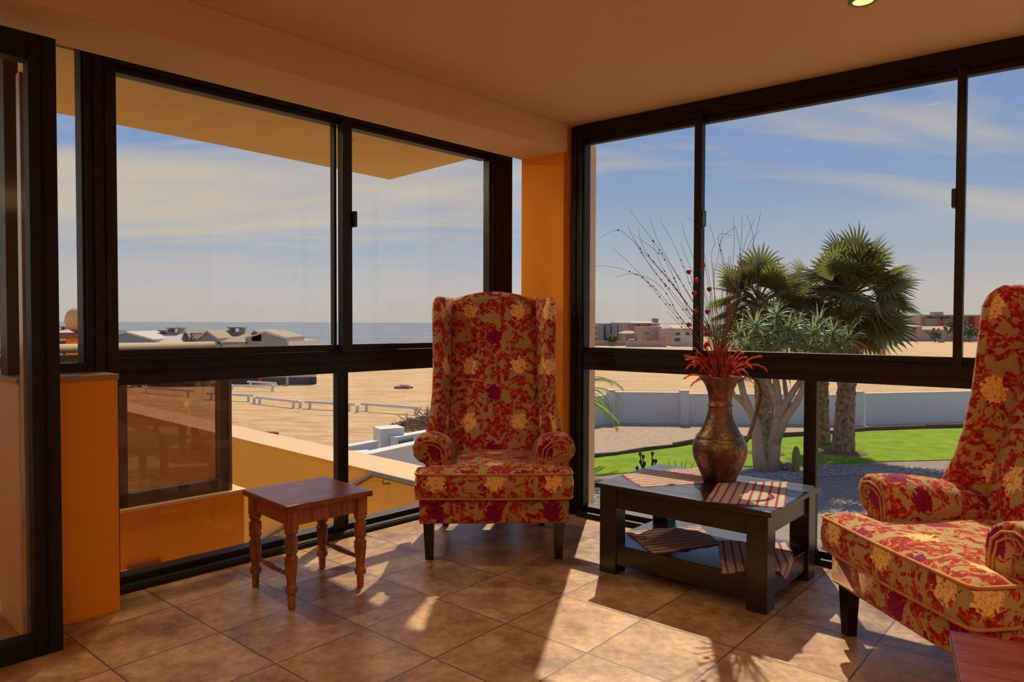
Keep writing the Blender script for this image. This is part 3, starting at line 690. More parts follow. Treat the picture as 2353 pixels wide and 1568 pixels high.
# ---- stool with turned legs
def make_turned_table(name, top=.43, thick=.026, h=.45, topmat='red_wood', legmat='turned_wood', sp=.1725):
    root = empty(name)
    hw = top / 2
    MB().box(-hw, hw, -hw, hw, h - thick, h, None, .006).build('table_top', topmat, root)
    # apron, one board per side
    for k in range(4):
        mt = Matrix.Rotation(k * PI / 2, 4, 'Z')
        MB().box(-sp + .02, sp - .02, sp - .008, sp + .010, h - thick - .072, h - thick, mt, .002).build('apron', legmat, root)
        mt = Matrix.Translation((sp * (1 if k in (0, 3) else -1), sp * (1 if k < 2 else -1), 0))
        m = MB().box(-.024, .024, -.024, .024, h - thick - .088, h - thick, mt, .005)
        s = (h - thick - .088) / .336
        pf = [(0, .0135), (.005, .0155), (.055, .0175), (.060, .022), (.066, .026), (.075, .0275), (.086, .026), (.092, .021), (.098, .018), (.13, .0215), (.165, .026), (.190, .0285), (.198, .0285), (.202, .0255), (.207, .029), (.215, .029), (.220, .023), (.230, .021), (.238, .028), (.246, .029), (.250, .025), (.270, .0285), (.288, .0275), (.293, .029), (.301, .029), (.306, .021), (.314, .020), (.322, .028), (.332, .028), (.340, .024)]
        m.lathe([(z * s, r) for z, r in pf], 16, (0, 0, 0), mt)
        m.build('leg', legmat, root, False)
    for sg in (-1, 1):
        zr = .135
        MB().lathe([(-sp + .01, .007), (-.10, .010), (-.012, .0135), (-.010, .011), (-.005, .011), (-.003, .014), (.003, .014), (.005, .011), (.010, .011), (.012, .0135), (.10, .010), (sp - .01, .007)], 12,
                   mtx=Matrix.Translation((sg * sp, 0, zr)) @ Matrix.Rotation(PI / 2, 4, 'X')).build('stretcher', legmat, root, True)
    return root
st = make_turned_table('side_table')
st.location = (-.945, 3.312, 0); st.rotation_euler = (0, 0, R(44.5))
tag(st, 'small square side table with turned reddish legs beside the sea window', 'side table')
st2 = make_turned_table('lamp_table', .52, .030, .452, 'cherry_wood', 'cherry_wood', .21)
_c = pz(2180, 1447, .452)
st2.rotation_euler = (0, 0, R(-27))
_v = Matrix.Rotation(R(-27), 3, 'Z') @ Vector((-.26, .26, 0))
st2.location = (_c.x - _v.x, _c.y - _v.y, 0)
tag(st2, 'cherry-coloured low table whose bare top corner shows before the sunlit wing chair', 'side table')

# ---- coffee table
TZ = .44; TROT = R(-40.3)
ct = empty('coffee_table', (.955, 3.498, 0), TROT, 'black-stained wooden coffee table with lower shelf before the garden window', 'coffee table')
BW = 'black_wood'; LX, LY = .372, .263
def tt_w(x, y, z=0): return ct.matrix_basis @ Vector((x, y, z))
ct_m = Matrix.Translation((.955, 3.498, 0)) @ Matrix.Rotation(TROT, 4, 'Z')
# top: planks running the long way inside a moulded edge
HX, HY = .437, .322
m = MB().prism([(-HX, -HY), (HX, -HY), (HX, HY), (-HX, HY)], TZ - .024, TZ, None, .009, 3)
top = m.build('table_top', BW, ct)
m = MB()
for k in range(5):
    y = -.25 + k * .125
    m.box(-HX + .04, HX - .04, y - .0012, y + .0012, TZ - .002, TZ + .0006)
m.build('plank_joint', 'bronze_dark', top)
for sx_ in (-1, 1):
    for sy_ in (-1, 1):
        MB().box(sx_ * LX - .046, sx_ * LX + .046, sy_ * LY - .046, sy_ * LY + .046, 0, TZ - .024, None, .004).build('leg', BW, ct)
for sy_ in (-1, 1):
    MB().box(-LX + .045, LX - .045, sy_ * LY - .014 + sy_ * .024, sy_ * LY + .008 + sy_ * .024, TZ - .115, TZ - .024, None, .002).build('apron', BW, ct)
    MB().box(-LX + .045, LX - .045, sy_ * LY - .014 + sy_ * .024, sy_ * LY + .008 + sy_ * .024, .050, .145, None, .002).build('lower_rail', BW, ct)
for sx_ in (-1, 1):
    MB().box(sx_ * LX - .014 + sx_ * .024, sx_ * LX + .008 + sx_ * .024, -LY + .045, LY - .045, TZ - .115, TZ - .024, None, .002).build('apron', BW, ct)
    MB().box(sx_ * LX - .014 + sx_ * .024, sx_ * LX + .008 + sx_ * .024, -LY + .045, LY - .045, .050, .145, None, .002).build('lower_rail', BW, ct)
SZ = .146
ax_, bx_, ay_, by_ = LX - .0465, LX + .03, LY - .0465, LY + .03
MB().prism([(-ax_, -by_), (ax_, -by_), (ax_, -ay_), (bx_, -ay_), (bx_, ay_), (ax_, ay_), (ax_, by_), (-ax_, by_), (-ax_, ay_), (-bx_, ay_), (-bx_, -ay_), (-ax_, -ay_)], SZ - .018, SZ).build('shelf', BW, ct)

# ---- striped placemats
def placemat(corners, z, label, along, seed, droop=None):
    """corners: four places (A, B, C, D) in the room; stripes run from A to B when along else from A to D"""
    rnd = random.Random(seed)
    A, B, C, D = corners; nx, ny = 22, 16
    lu = ((B - A).length + (C - D).length) / 2; lv = ((D - A).length + (C - B).length) / 2
    bm = bmesh.new(); uvl = bm.loops.layers.uv.new('UVMap'); V = []
    ph = rnd.random() * 9
    for j in range(ny + 1):
        row = []
        for i in range(nx + 1):
            u, v = i / nx, j / ny
            p = (A * (1 - u) + B * u) * (1 - v) + (D * (1 - u) + C * u) * v
            e = max(abs(u - .5), abs(v - .5)) * 2
            wv = mnoise.noise(Vector((u * 5 + ph, v * 5, seed)))
            w2 = mnoise.noise(Vector((u * 11, v * 11 + ph, seed)))
            h = .003 + max(0, wv) * .016 * max(0, e - .55) * 2 + .001 * w2
            nd = .004 * w2 * (e > .9)
            q = Vector((p.x + nd, p.y - nd, z + h))
            if droop: q = droop(u, v, q)
            row.append((bm.verts.new(q), u, v))
        V.append(row)
    for j in range(ny):
        for i in range(nx):
            q = [V[j][i], V[j][i + 1], V[j + 1][i + 1], V[j + 1][i]]
            f = bm.faces.new([a[0] for a in q]); f.smooth = True
            for lp, a in zip(f.loops, q): lp[uvl].uv = ((a[2] * lv, a[1] * lu) if along else (a[1] * lu, a[2] * lv))
    r = bmesh.ops.solidify(bm, geom=list(bm.faces), thickness=.0016)
    me = bpy.data.meshes.new('placemat'); bm.to_mesh(me); bm.free(); me.materials.append(M('striped_cotton'))
    o = bpy.data.objects.new('placemat', me); COL.objects.link(o)
    tag(o, label, 'placemat', 'red striped placemats')
    # fringe: short threads all round
    fm = MB(); rnd2 = random.Random(seed + 5)
    for (P, Q) in ((A, B), (B, C), (C, D), (D, A)):
        n = int((Q - P).length / .0035)
        t = (Q - P).normalized(); out = Vector((t.y, -t.x, 0))
        cen = (A + B + C + D) / 4
        if (P - cen).dot(out) < 0: out = -out
        for k in range(n):
            q = P.lerp(Q, (k + rnd2.random() * .6) / n)
            if droop:
                # follow the drooping corner
                uu, vv = 0, 0
                if (P is B and Q is C): uu, vv = 1, (k / n)
                elif (P is C and Q is D): uu, vv = 1 - k / n, 1
                elif (P is D): uu, vv = 0, 1 - k / n
                else: uu, vv = k / n, 0
                q = droop(uu, vv, Vector((q.x, q.y, z + .003)))
            else: q = Vector((q.x, q.y, z + .0035))
            e = q + out * (.004 + rnd2.random() * .004) + Vector((0, 0, -.001))
            s = t * .0008
            fm.face([q - s, q + s, e + s, e - s])
    fm.build('fringe', 'mat_fringe', o)
    return o
def T(x, y, z): return pz(x, y, z)
placemat((T(1428, 1092, TZ), T(1606, 1076, TZ), T(1616, 1112, TZ), T(1474, 1120, TZ)), TZ, 'red-striped placemat on the coffee table top left of the copper jug', True, 3)
placemat((T(1652, 1110, TZ), T(1809, 1109, TZ), T(1800, 1168, TZ), T(1622, 1155, TZ)), TZ, 'red-striped placemat before the copper jug at the table corner', False, 8)
placemat((T(1438, 1224, SZ), T(1606, 1210, SZ), T(1656, 1252, SZ), T(1503, 1276, SZ)), SZ, 'red-striped placemat on the lower shelf, left one of two', True, 12)
_Mi = ct_m.inverted()
def droop(u, v, q):
    l = _Mi @ q; ex = l.x - (LX + .036)
    if ex > 0:
        l.x = LX + .036 + min(ex, .012) * .6 + ex * .08; l.z = q.z - max(0, ex - .004) * .9; return ct_m @ l
    return q
placemat((T(1651, 1243, SZ), T(1808, 1250, SZ), T(1838, 1312, SZ), T(1661, 1320, SZ)), SZ, 'red-striped placemat hanging over the right edge of the lower shelf', False, 21, droop)

# ---- copper jug
JC = pz(1653, 1104, TZ); JC.z = TZ + .001
jug = empty('copper_jug', JC, 0, 'tall aged copper jug with a strap handle on the coffee table', 'jug')
K = 1 / 460.7
pf = [(1112, 34), (1111, 37), (1104, 39), (1090, 46), (1075, 53), (1060, 59), (1045, 61.5), (1030, 61.5), (1018, 57), (1012, 53), (1010, 53), (1008, 51), (1002, 46.5), (990, 40.5), (975, 34), (960, 29), (945, 26.5), (941, 26), (940, 27.6), (937, 27.6), (936, 26), (922, 26.5), (908, 28.5), (895, 33), (885, 38.5), (878, 43), (873, 46)]
prof = [((1112 - y) * K, r * K) for y, r in pf]
inn = [((1112 - y) * K, (r - 2) * K) for y, r in pf[::-1][:14]]
body = MB().lathe(prof + inn, 48, cap=True).build('jug_body', 'aged_copper', jug, True)
for yy, rr in ((1010, 53.5), (938.5, 27.8), (873, 46.2)):
    MB().tube([(rr * K * math.cos(2 * PI * i / 40), rr * K * math.sin(2 * PI * i / 40), (1112 - yy) * K) for i in range(40)], .0028, 8, True).build('ring', 'aged_copper', body, True)
hd = [(1697, 886), (1700, 878), (1710, 873), (1722, 874), (1735, 881), (1744, 893), (1748, 908), (1747, 925), (1742, 948), (1735, 975), (1727, 1000), (1721, 1018), (1717, 1032), (1715, 1050)]
hp = [Vector(((x - 1653) * K * 1.16 - .012, 0, (1112 - y) * K)) for x, y in hd]
hp[-1].x = .1335; hp[-2].x = .1365
m = MB(); loops = []
for i, p in enumerate(hp):
    t = (hp[min(i + 1, len(hp) - 1)] - hp[max(i - 1, 0)]).normalized(); nrm = Vector((t.z, 0, -t.x))
    w = .013; th = .0028
    loops.append([tuple(p + nrm * th + Vector((0, w, 0))), tuple(p + nrm * th - Vector((0, w, 0))), tuple(p - nrm * th - Vector((0, w, 0))), tuple(p - nrm * th + Vector((0, w, 0)))])
m.rings(loops).build('handle', 'aged_copper', jug, True)
tk = [(1681, 905), (1690, 893), (1702, 884), (1716, 878), (1728, 882)]
MB().tube([((x - 1653) * K, .003, (1112 - y) * K) for x, y in tk], .0022, 6).build('handle_brace', 'aged_copper', jug, True)
jug.rotation_euler = (0, 0, R(14))
# ================================================================ DRIED ARRANGEMENT IN THE JUG
DJ = JC.y
def bez(P, n=14):
    out = []
    for k in range(n + 1):
        t = k / n; q = [Vector(p) for p in P]
        while len(q) > 1: q = [a.lerp(b, t) for a, b in zip(q, q[1:])]
        out.append(q[0])
    return out
rs = random.Random(5)
def stem_thing(px, mt, r0, r1, label, group, beads=None, bead_mt='bead_dark', doff=None, name='dried_reed'):
    """px: points in the photograph from the jug mouth to the tip"""
    d1_ = doff if doff is not None else rs.uniform(-.16, .16)
    bx = max(-15, min(15, (px[0][0] - 1655)))
    P = [Vector((JC.x + bx * K * .55 + rs.uniform(-.008, .008), DJ + d1_ * .10, JC.z + .30))]
    P.append(Vector((JC.x + bx * K * 1.2 + rs.uniform(-.01, .01), DJ + d1_ * .18, JC.z + .47)))
    n = len(px)
    for k, (x, y) in enumerate(px): P.append(pd(x, y, DJ + d1_ * (.3 + .7 * k / max(1, n - 1))))
    # smooth catmull-rom through the points
    out = []
    for i in range(len(P) - 1):
        p0, p1_, p2_, p3_ = P[max(i - 1, 0)], P[i], P[i + 1], P[min(i + 2, len(P) - 1)]
        for k in range(5):
            t = k / 5
            out.append(.5 * ((2 * p1_) + (p2_ - p0) * t + (2 * p0 - 5 * p1_ + 4 * p2_ - p3_) * t * t + (3 * p1_ - p0 - 3 * p2_ + p3_) * t ** 3))
    out.append(P[-1]); n = len(out)
    o = MB().tube(out, [r0 + (r1 - r0) * (i / (n - 1)) for i in range(n)], 4).build(name, mt)
    tag(o, label, 'dried stem', group)
    if beads:
        for f in beads:
            i = f * (n - 1); a = out[int(i)].lerp(out[min(int(i) + 1, n - 1)], i - int(i))
            MB().ball(a, .0038, 1, (1, 1, 1.35)).build('seed_bead', bead_mt, o, True)
    return out
G1 = ('thin bare dried reed rising from the jug', 'bare dried reeds in the jug')
G2 = ('dark dried reed with small seed beads fanning out to the window corner', 'beaded dark reeds leaning to the left')
G3 = ('brown dried reed with pale seed beads standing upright in the jug', 'beaded brown reeds standing on the right')
left_tips = [((1650, 800), (1560, 640), (1494, 545), (1448, 484)), ((1648, 800), (1575, 665), (1515, 560), (1493, 502)), ((1650, 800), (1600, 690), (1555, 575), (1517, 506)),
    ((1640, 810), (1545, 680), (1470, 575), (1442, 519)), ((1645, 800), (1550, 660), (1485, 580), (1466, 525)), ((1640, 800), (1545, 655), (1445, 545), (1412, 530), (1376, 549)),
    ((1632, 820), (1560, 735), (1470, 630), (1407, 568)), ((1635, 820), (1555, 720), (1485, 645), (1420, 616), (1365, 611)), ((1640, 810), (1570, 740), (1520, 660), (1460, 630), (1413, 638)),
    ((1640, 805), (1560, 690), (1500, 620), (1455, 545)), ((1645, 800), (1580, 700), (1525, 620), (1500, 560)), ((1630, 820), (1560, 745), (1532, 715)), ((1645, 810), (1590, 730), (1535, 610), (1505, 575), (1450, 536))]
LLAB = ['beaded dark reed with the topmost tip, leaning well left of the stile', 'beaded dark reed second in height, just right of the topmost leaning one', 'dark reed leaning left whose tip is the nearest to the window stile in height', 'beaded reed whose straight tip is left of the topmost one', 'beaded reed whose tip sits under the topmost leaning tip',
 'beaded reed bending over in the highest long arch to the left', 'straight beaded reed aimed at mid-height towards the left jamb', 'beaded reed with the longest flat arch, touching the left jamb', 'short arching beaded reed under the longest flat arch', 'slightly arched beaded reed between the topmost tip and the long arch', 'short straight beaded reed in the middle of the left-leaning fan', 'lowest and shortest beaded reed of the left-leaning fan', 'thin beaded reed turning sharply left near its tip']
for i, px in enumerate(left_tips):
    bd = [rs.uniform(.45, .80) for _ in range(rs.choice((3, 5, 6, 7)))]
    stem_thing(px, rs.choice(('stem_dark', 'stem_brown')), .0016, .0006, LLAB[i], G2[1], bd)
right_tips = [((1662, 800), (1690, 650), (1703, 560), (1705, 492)), ((1660, 800), (1680, 640), (1687, 560), (1685, 498)), ((1664, 800), (1688, 660), (1712, 560), (1734, 503)), ((1664, 800), (1700, 640), (1735, 545), (1748, 485)),
    ((1668, 800), (1710, 670), (1732, 560), (1715, 492)), ((1666, 800), (1690, 680), (1718, 570), (1745, 531)), ((1662, 800), (1640, 660), (1650, 590), (1661, 526)), ((1668, 800), (1670, 660), (1655, 560), (1691, 522)),
    ((1666, 810), (1698, 670), (1702, 590), (1690, 520)), ((1670, 810), (1712, 700), (1728, 640), (1740, 590)), ((1668, 800), (1672, 640), (1650, 545), (1682, 542))]
RLAB = ['brown upright reed whose tip stands second from the right in the row of tallest', 'brown upright reed rising straightest, just right of the window stile', 'brown reed with a tip leaning right below the rightmost tallest tip', 'brown reed with the rightmost and topmost tip over the left palm crown', 'brown reed bending back left near the top over the left palm',
 'brown reed ending lower at the far right of the upright bundle', 'brown reed starting right of the jug and veering left beside the stile', 'brown reed crossing its neighbours with a hooked tip bent to the right', 'brown reed bent slightly back left in the middle of the upright bundle', 'shortest right-leaning brown reed before the left palm crown', 'brown reed curling over to the right just beside the stile']
for i, px in enumerate(right_tips):
    bd = [rs.uniform(.42, .75) for _ in range(rs.choice((0, 3, 5)))]
    stem_thing(px, rs.choice(('stem_brown', 'stem_brown', 'stem_tan')), .0019, .0007, RLAB[i], G3[1], bd, 'bead_brown')
mid_tips = [((1650, 800), (1602, 620), (1575, 545), (1567, 510)), ((1650, 800), (1606, 660), (1580, 600), (1564, 558)), ((1652, 800), (1618, 600), (1608, 530), (1578, 498)), ((1655, 800), (1635, 600), (1642, 560), (1630, 516)),
    ((1652, 800), (1612, 640), (1600, 570), (1595, 518)), ((1654, 800), (1640, 700), (1622, 600), (1600, 500))]
for px in mid_tips: stem_thing(px, 'stem_dark', .0014, .0006, G1[0], G1[1])
for k in range(26):   # the dense brown bundle
    tx = rs.uniform(1618, 1722); ty = rs.uniform(580, 760)
    stem_thing(((1655 + (tx - 1665) * .3, 805), (1660 + (tx - 1665) * .65, (805 + ty) / 2), (tx, ty)), rs.choice(('stem_brown', 'stem_brown', 'stem_dark', 'stem_tan')), .0022, .001, G1[0], G1[1])
# red pods on wiry twigs
pods = [[(1582, 747), (1595, 675), (1600, 645), (1616, 610)], [(1594, 836), (1597, 717), (1583, 626)], [(1622, 794), (1624, 768), (1614, 755), (1625, 718), (1630, 666)]]
labs = ('twig of red papery pods leaning left, reaching highest', 'twig of three red pods furthest left among the reeds', 'twig of five red pods before the sliding window stile')
for tw, lab in zip(pods, labs):
    dd = -.05
    o = MB().tube([Vector((JC.x, DJ, JC.z + .32)), Vector((JC.x - .012, DJ, JC.z + .47))] + [pd(x + 5, y + 6, DJ + dd) for x, y in tw], .0011, 4).build('pod_twig', 'stem_dark')
    tag(o, lab, 'dried stem', 'twigs with red pods')
    for x, y in tw:
        p = pd(x, y, DJ + dd); a = rs.uniform(-.7, .7)
        m = MB(); m.ball((0, 0, 0), 1, 2)
        for v in m.bm.verts:
            z = v.co.z; k = .012 * (1 - .45 * max(0, -z)) * (1 + .12 * (z > .3)); v.co = Vector((v.co.x * k, v.co.y * k * .55, z * .0125 + (.004 * abs(v.co.x) if z > .3 else 0)))
        for v in m.bm.verts: v.co = Matrix.Rotation(a, 3, 'Y') @ v.co + p
        m.build('pod', 'pod_red', o, True)
# dyed grass ears round the rim
ear_end = [(1575, 868), (1580, 845), (1583, 825), (1578, 818), (1592, 800), (1600, 838), (1608, 812), (1620, 800), (1628, 790), (1636, 812), (1648, 800), (1655, 788), (1662, 806), (1672, 800), (1684, 798), (1696, 808), (1704, 812),
    (1712, 834), (1716, 858), (1757, 848), (1745, 820), (1724, 842), (1612, 850), (1640, 836), (1670, 834), (1690, 846), (1604, 872), (1590, 884), (1700, 862), (1652, 850), (1625, 826), (1680, 822), (1664, 858), (1634, 860), (1598, 822), (1709, 822)]
for k, (ex, ey) in enumerate(ear_end):
    dx = ex - 1655; dd = rs.uniform(-.09, .09)
    A = Vector((JC.x + dx * K * .16, DJ + dd * .3, JC.z + .46)); 
    top_y = min(ey - rs.uniform(0, 10), 858) if ey < 835 else ey - rs.uniform(12, 26)
    B = pd(1655 + dx * .55, (top_y + 862) / 2 - 8 if ey < 835 else top_y, DJ + dd * .7); Ce = pd(ex, ey, DJ + dd * 1.2)
    path = bez([A, B, B.lerp(Ce, .6) + Vector((0, 0, .012)), Ce], 12)
    m = MB().tube(path, .0012, 4); o = m.build('dyed_grass_ear', 'ear_red')
    tag(o, 'red dyed grass ear drooping over the rim of the copper jug', 'dried flower', 'red grass ears round the jug rim')
    m = MB(); n = len(path)
    for i in range(int(n * .42), n):
        t_ = (path[min(i + 1, n - 1)] - path[i - 1]).normalized()
        for q in range(9):
            a = rs.uniform(0, 2 * PI); s = t_.cross(Vector((math.cos(a), math.sin(a), .3))).normalized()
            b0 = path[i].lerp(path[i - 1], rs.random()); tip = b0 + t_ * rs.uniform(.014, .030) + s * rs.uniform(.004, .009); w = t_.cross(s) * .0013; mid = b0.lerp(tip, .45)
            m.face([b0, mid + w, tip, mid - w])
    m.build('bristles', 'ear_red', o)

# ================================================================ OUTSIDE: THE GROUND AND THE SEA
GZ = -4.07
def g(x, y, z=GZ): return pz(x, y, z)
def flat(name, pts, z, mt, thick=.3): return MB().prism([wp(p) for p in pts], z - thick, z).build(name, mt)
def gp(name, px, z, mt, thick=.05): return flat(name, [g(x, y, z) for x, y in px], z, mt, thick)
land = [Vector(v) for v in ((-700, -60, 0), (900, -60, 0), (2400, 1500, 0), (900, 2600, 0), (330, 2400, 0), (60, 330, 0), (12, 185, 0), (-60, 168, 0), (-300, 150, 0), (-700, 150, 0))]
struct(flat('ground_sand', land, GZ, 'sand', 1.0))
struct(MB().prism([(-16000, -50), (16000, -50), (16000, 24000), (-16000, 24000)], GZ - 1.4, GZ - .9).build('sea', 'sea_water'))
struct(gp('garden_paving', [(1150, 1500), (3100, 1500), (3100, 1010), (2400, 985), (2231, 972), (1957, 980), (1700, 978), (1402, 974), (1200, 1010)], GZ + .02, 'pavers'))
struct(gp('path_paving', [(1240, 2600), (4200, 2600), (3400, 1180), (2600, 1045), (2205, 1056), (1875, 1067), (1710, 1072), (1480, 1084), (1358, 1092), (1240, 1105)], GZ + .04, 'pavers_grey', .05))
def smooth_px(px, n=6):
    out = []
    m = len(px)
    for i in range(m):
        p0, p1_, p2_, p3_ = (Vector(px[(i + k - 1) % m]) for k in range(4))
        for k in range(n):
            t = k / n
            q = .5 * ((2 * p1_) + (p2_ - p0) * t + (2 * p0 - 5 * p1_ + 4 * p2_ - p3_) * t * t + (3 * p1_ - p0 - 3 * p2_ + p3_) * t ** 3)
            out.append((q.x, q.y))
    return out
lawn_px = [(1230, 1063), (1358, 1054), (1480, 1038), (1600, 1021), (1720, 1010), (1853, 1003), (1995, 991), (2130, 986), (2300, 983), (2480, 992), (2480, 1030), (2340, 1050), (2205, 1056), (2040, 1060), (1875, 1067), (1710, 1072), (1600, 1076), (1480, 1084), (1358, 1092), (1230, 1098)]
struct(gp('lawn', lawn_px, GZ + .07, 'lawn', .07))
# timber edging: short boards set in steps along the far edge of the lawn
edge = [(1230, 1063), (1358, 1054), (1411, 1050), (1480, 1038), (1548, 1031), (1600, 1021), (1720, 1010), (1853, 1003), (1960, 995), (1995, 991), (2060, 989), (2130, 986), (2230, 984)]
ELAB = ['out of sight behind the pillar', 'at the left window jamb', 'beside the seed-head plant', 'just left of the copper jug', 'behind the copper jug', 'behind the jug handle', 'behind the aloe stems', 'behind the two palm trunks', 'just right of the big palm trunk', 'in the middle of the open lawn', 'towards the armchair back', 'against the outline of the armchair back']
for ei, (a, b) in enumerate(zip(edge, edge[1:])):
    A, B = g(*a), g(*b); A.z = B.z = 0; d = (B - A); L_ = d.length; d.normalize(); n_ = Vector((-d.y, d.x, 0))
    o = MB().box(0, L_ * .97, -.06, .06, GZ + .0, GZ + .20 + rs.uniform(-.03, .05), frameM(d, n_, (A.x, A.y, 0))).build('timber_edging', 'timber_edge')
    tag(o, 'dark timber edging board of the lawn ' + ELAB[ei], 'edging board', 'timber boards along the lawn')

def rocks_stuff(name, polypx, n, rmin, rmax, z, label, mts='rock', seed=1):
    rr = random.Random(seed); P = [g(x, y, z) for x, y in polypx]
    def inside(p):
        c = False; j = len(P) - 1
        for i in range(len(P)):
            if (P[i].y > p[1]) != (P[j].y > p[1]) and p[0] < (P[j].x - P[i].x) * (p[1] - P[i].y) / (P[j].y - P[i].y) + P[i].x: c = not c
            j = i
        return c
    x0_, x1_ = min(p.x for p in P), max(p.x for p in P); y0_, y1_ = min(p.y for p in P), max(p.y for p in P)
    m = MB(); k = 0
    while k < n:
        q = (rr.uniform(x0_, x1_), rr.uniform(y0_, y1_))
        if not inside(q): continue
        r = rr.uniform(rmin, rmax); m.ball((q[0], q[1], z + r * .3), r, 1, (rr.uniform(.7, 1.3), rr.uniform(.7, 1.3), rr.uniform(.45, .7))); k += 1
    o = m.build(name, mts); o['kind'] = 'stuff'; o['label'] = label; o['category'] = 'gravel'; return o
mat('pebble_pale', (.44, .37, .30), .9, noise=(3, (.27, .24, .22), .8))
rocks_stuff('gravel', [(1240, 1112), (1358, 1108), (1440, 1106), (1520, 1120), (1640, 1190), (1500, 1200), (1358, 1192), (1240, 1200)], 1500, .03, .10, GZ + .04, 'pale gravel and pebbles in a bed below the garden window', 'pebble_pale', 4)
rocks_stuff('pebble_strip', [(1600, 1098), (1860, 1084), (2000, 1078), (2200, 1080), (2200, 1090), (2000, 1092), (1880, 1096), (1820, 1106), (1640, 1112)], 1500, .025, .085, GZ + .04, 'grey pebble strip curving through the paving before the lawn', 'pebble_pale', 6)
struct(gp('garden_bed', [(1240, 1100), (1358, 1098), (1440, 1100), (1540, 1112), (1660, 1190), (1640, 1210), (1358, 1204), (1240, 1210)], GZ + .055, 'soil' if False else 'sand', .02))
for x, y, r, lab in ((1783, 1078, .30, 'rounded grey boulder right of the branching aloe tree'), (1808, 1073, .22, 'pointed brown boulder beside the cactus'), (1817, 1083, .20, 'small grey boulder touching the cactus foot'), (1388, 1118, .5, 'flat brown stone lying in the gravel bed below the left lawn edge')):
    p = g(x, y); rr = random.Random(x); m = MB().ball((0, 0, 0), 1, 3)
    for v in m.bm.verts:
        k = 1 + .22 * mnoise.noise(v.co * 1.6 + Vector((x, 0, 0))); v.co = Vector((v.co.x * r * k, v.co.y * r * k, v.co.z * r * k * (.75 if r < .4 else .3)))
    o = m.build('boulder', 'rock_brown' if 'brown' in lab else 'rock', None, True, None, (p.x, p.y, GZ + r * .3)); tag(o, lab, 'boulder')

# ---- white boundary wall of the garden, in panels between piers
def wall_run(pts, zt, label, name='boundary_wall', thick=.22, cap=True, mt='white_wall', zb=GZ):
    """pts: ground places; one straight panel per segment with a pier at each joint"""
    e = empty(name, (pts[0].x, pts[0].y, zb), 0, label, 'wall'); inv = Matrix.Translation((-pts[0].x, -pts[0].y, -zb))
    for a, b in zip(pts, pts[1:]):
        a = Vector((a.x, a.y, 0)); b = Vector((b.x, b.y, 0)); d = (b - a); L_ = d.length; d.normalize(); n_ = Vector((-d.y, d.x, 0))
        mt_ = inv @ frameM(d, n_, (a.x, a.y, 0))
        MB().box(0, L_, -thick / 2, thick / 2, zb, zt - .06, mt_).build('wall_panel', mt, e)
        if cap: MB().box(-.02, L_, -thick / 2 - .03, thick / 2 + .03, zt - .06, zt, mt_).build('coping', 'white_wall_top', e)
    return e
GW = GZ + 1.58
wall_run([g(1225, 1012), g(1300, 992), g(1402, 971)], GW - .05, 'white garden wall panel running to the left behind the palm fronds')
wall_run([g(1402, 971), g(1564, 973)], GW + .06, 'white garden wall panel between the left corner and the first pier')
wall_run([g(1578, 973), g(1760, 974), g(1957, 976)], GW, 'long white garden wall panel behind the aloe tree and palm trunks')
wall_run([g(1985, 976), g(2120, 972), g(2231, 968), g(2600, 972), g(3000, 990)], GW + .08, 'white garden wall panel right of the big palm')
for x, y, lab in ((1402, 973, 'white corner pier of the garden wall by the frond tips'), (1571, 974, 'white pier of the garden wall left of the copper jug'), (1971, 977, 'white pier of the garden wall right of the big palm trunk')):
    p = g(x, y); o = MB().box(-.22, .22, -.2, .2, 0, 1.72).build('wall_pier', 'white_wall', None, False, None, (p.x, p.y, GZ)); tag(o, lab, 'pier')
    MB().box(-.24, .24, -.22, .22, 1.72, 1.78).build('coping', 'white_wall_top', o)

# ---- seaward boundary walls with the spiked gate
WT = GZ + 1.62
def gtop(x, y, z=WT): return pz(x, y, z)
wall_run([gtop(560, 1066), gtop(738, 1034), gtop(862, 1011)], WT - .02, 'further white boundary wall running up to the square pier', thick=.25)
wall_run([gtop(905, 1004), gtop(986, 989), gtop(1150, 962)], WT, 'further white boundary wall right of the square pier', thick=.3)
p = gtop(872, 1001); a_ = math.atan2(DR.y, DR.x)
o = MB().box(-.05, .75, -.25, .45, 0, 1.80).build('wall_pier', 'white_wall', None, False, None, (p.x, p.y, GZ)); tag(o, 'square white pier of the seaward wall near the thorn heap', 'pier'); o.rotation_euler = (0, 0, R(30))
MB().box(-.07, .77, -.27, .47, 1.80, 1.86).build('coping', 'white_wall_top', o)
wall_run([gtop(820, 1046), gtop(949, 1018), gtop(1150, 980)], WT, 'nearer white boundary wall behind the wing chair', thick=.35)
p = gtop(808, 1046)
o = MB().box(-.5, .5, -.3, .3, 0, 1.62).build('wall_pier', 'concrete', None, False, None, (p.x, p.y, GZ)); tag(o, 'chipped brown end pier of the nearer seaward wall', 'pier'); o.rotation_euler = (0, 0, R(25))
MB().box(-.52, .52, -.32, .32, 1.62, 1.68).build('coping', 'white_wall_top', o)
A, B = gtop(918, 1020, WT - .05), gtop(948, 1013, WT - .05); e = empty('spiked_gate', (A.x, A.y, GZ), 0, 'dark spiked steel gate between the two seaward walls', 'gate')
d = (B - A); L_ = d.length; d.normalize()
for k in range(9):
    q = d * (L_ * k / 8); MB().tube([(q.x, q.y, 0), (q.x, q.y, 1.50)], .018, 5).tube([(q.x, q.y, 1.50), (q.x, q.y, 1.72)], [.045, .002], 5).build('spike_bar', 'dark_metal', e)
MB().tube([(0, 0, 1.40), tuple(d * L_ + Vector((0, 0, 1.40)))], .03, 5).tube([(0, 0, .3), tuple(d * L_ + Vector((0, 0, .3)))], .03, 5).build('cross_bar', 'dark_metal', e)
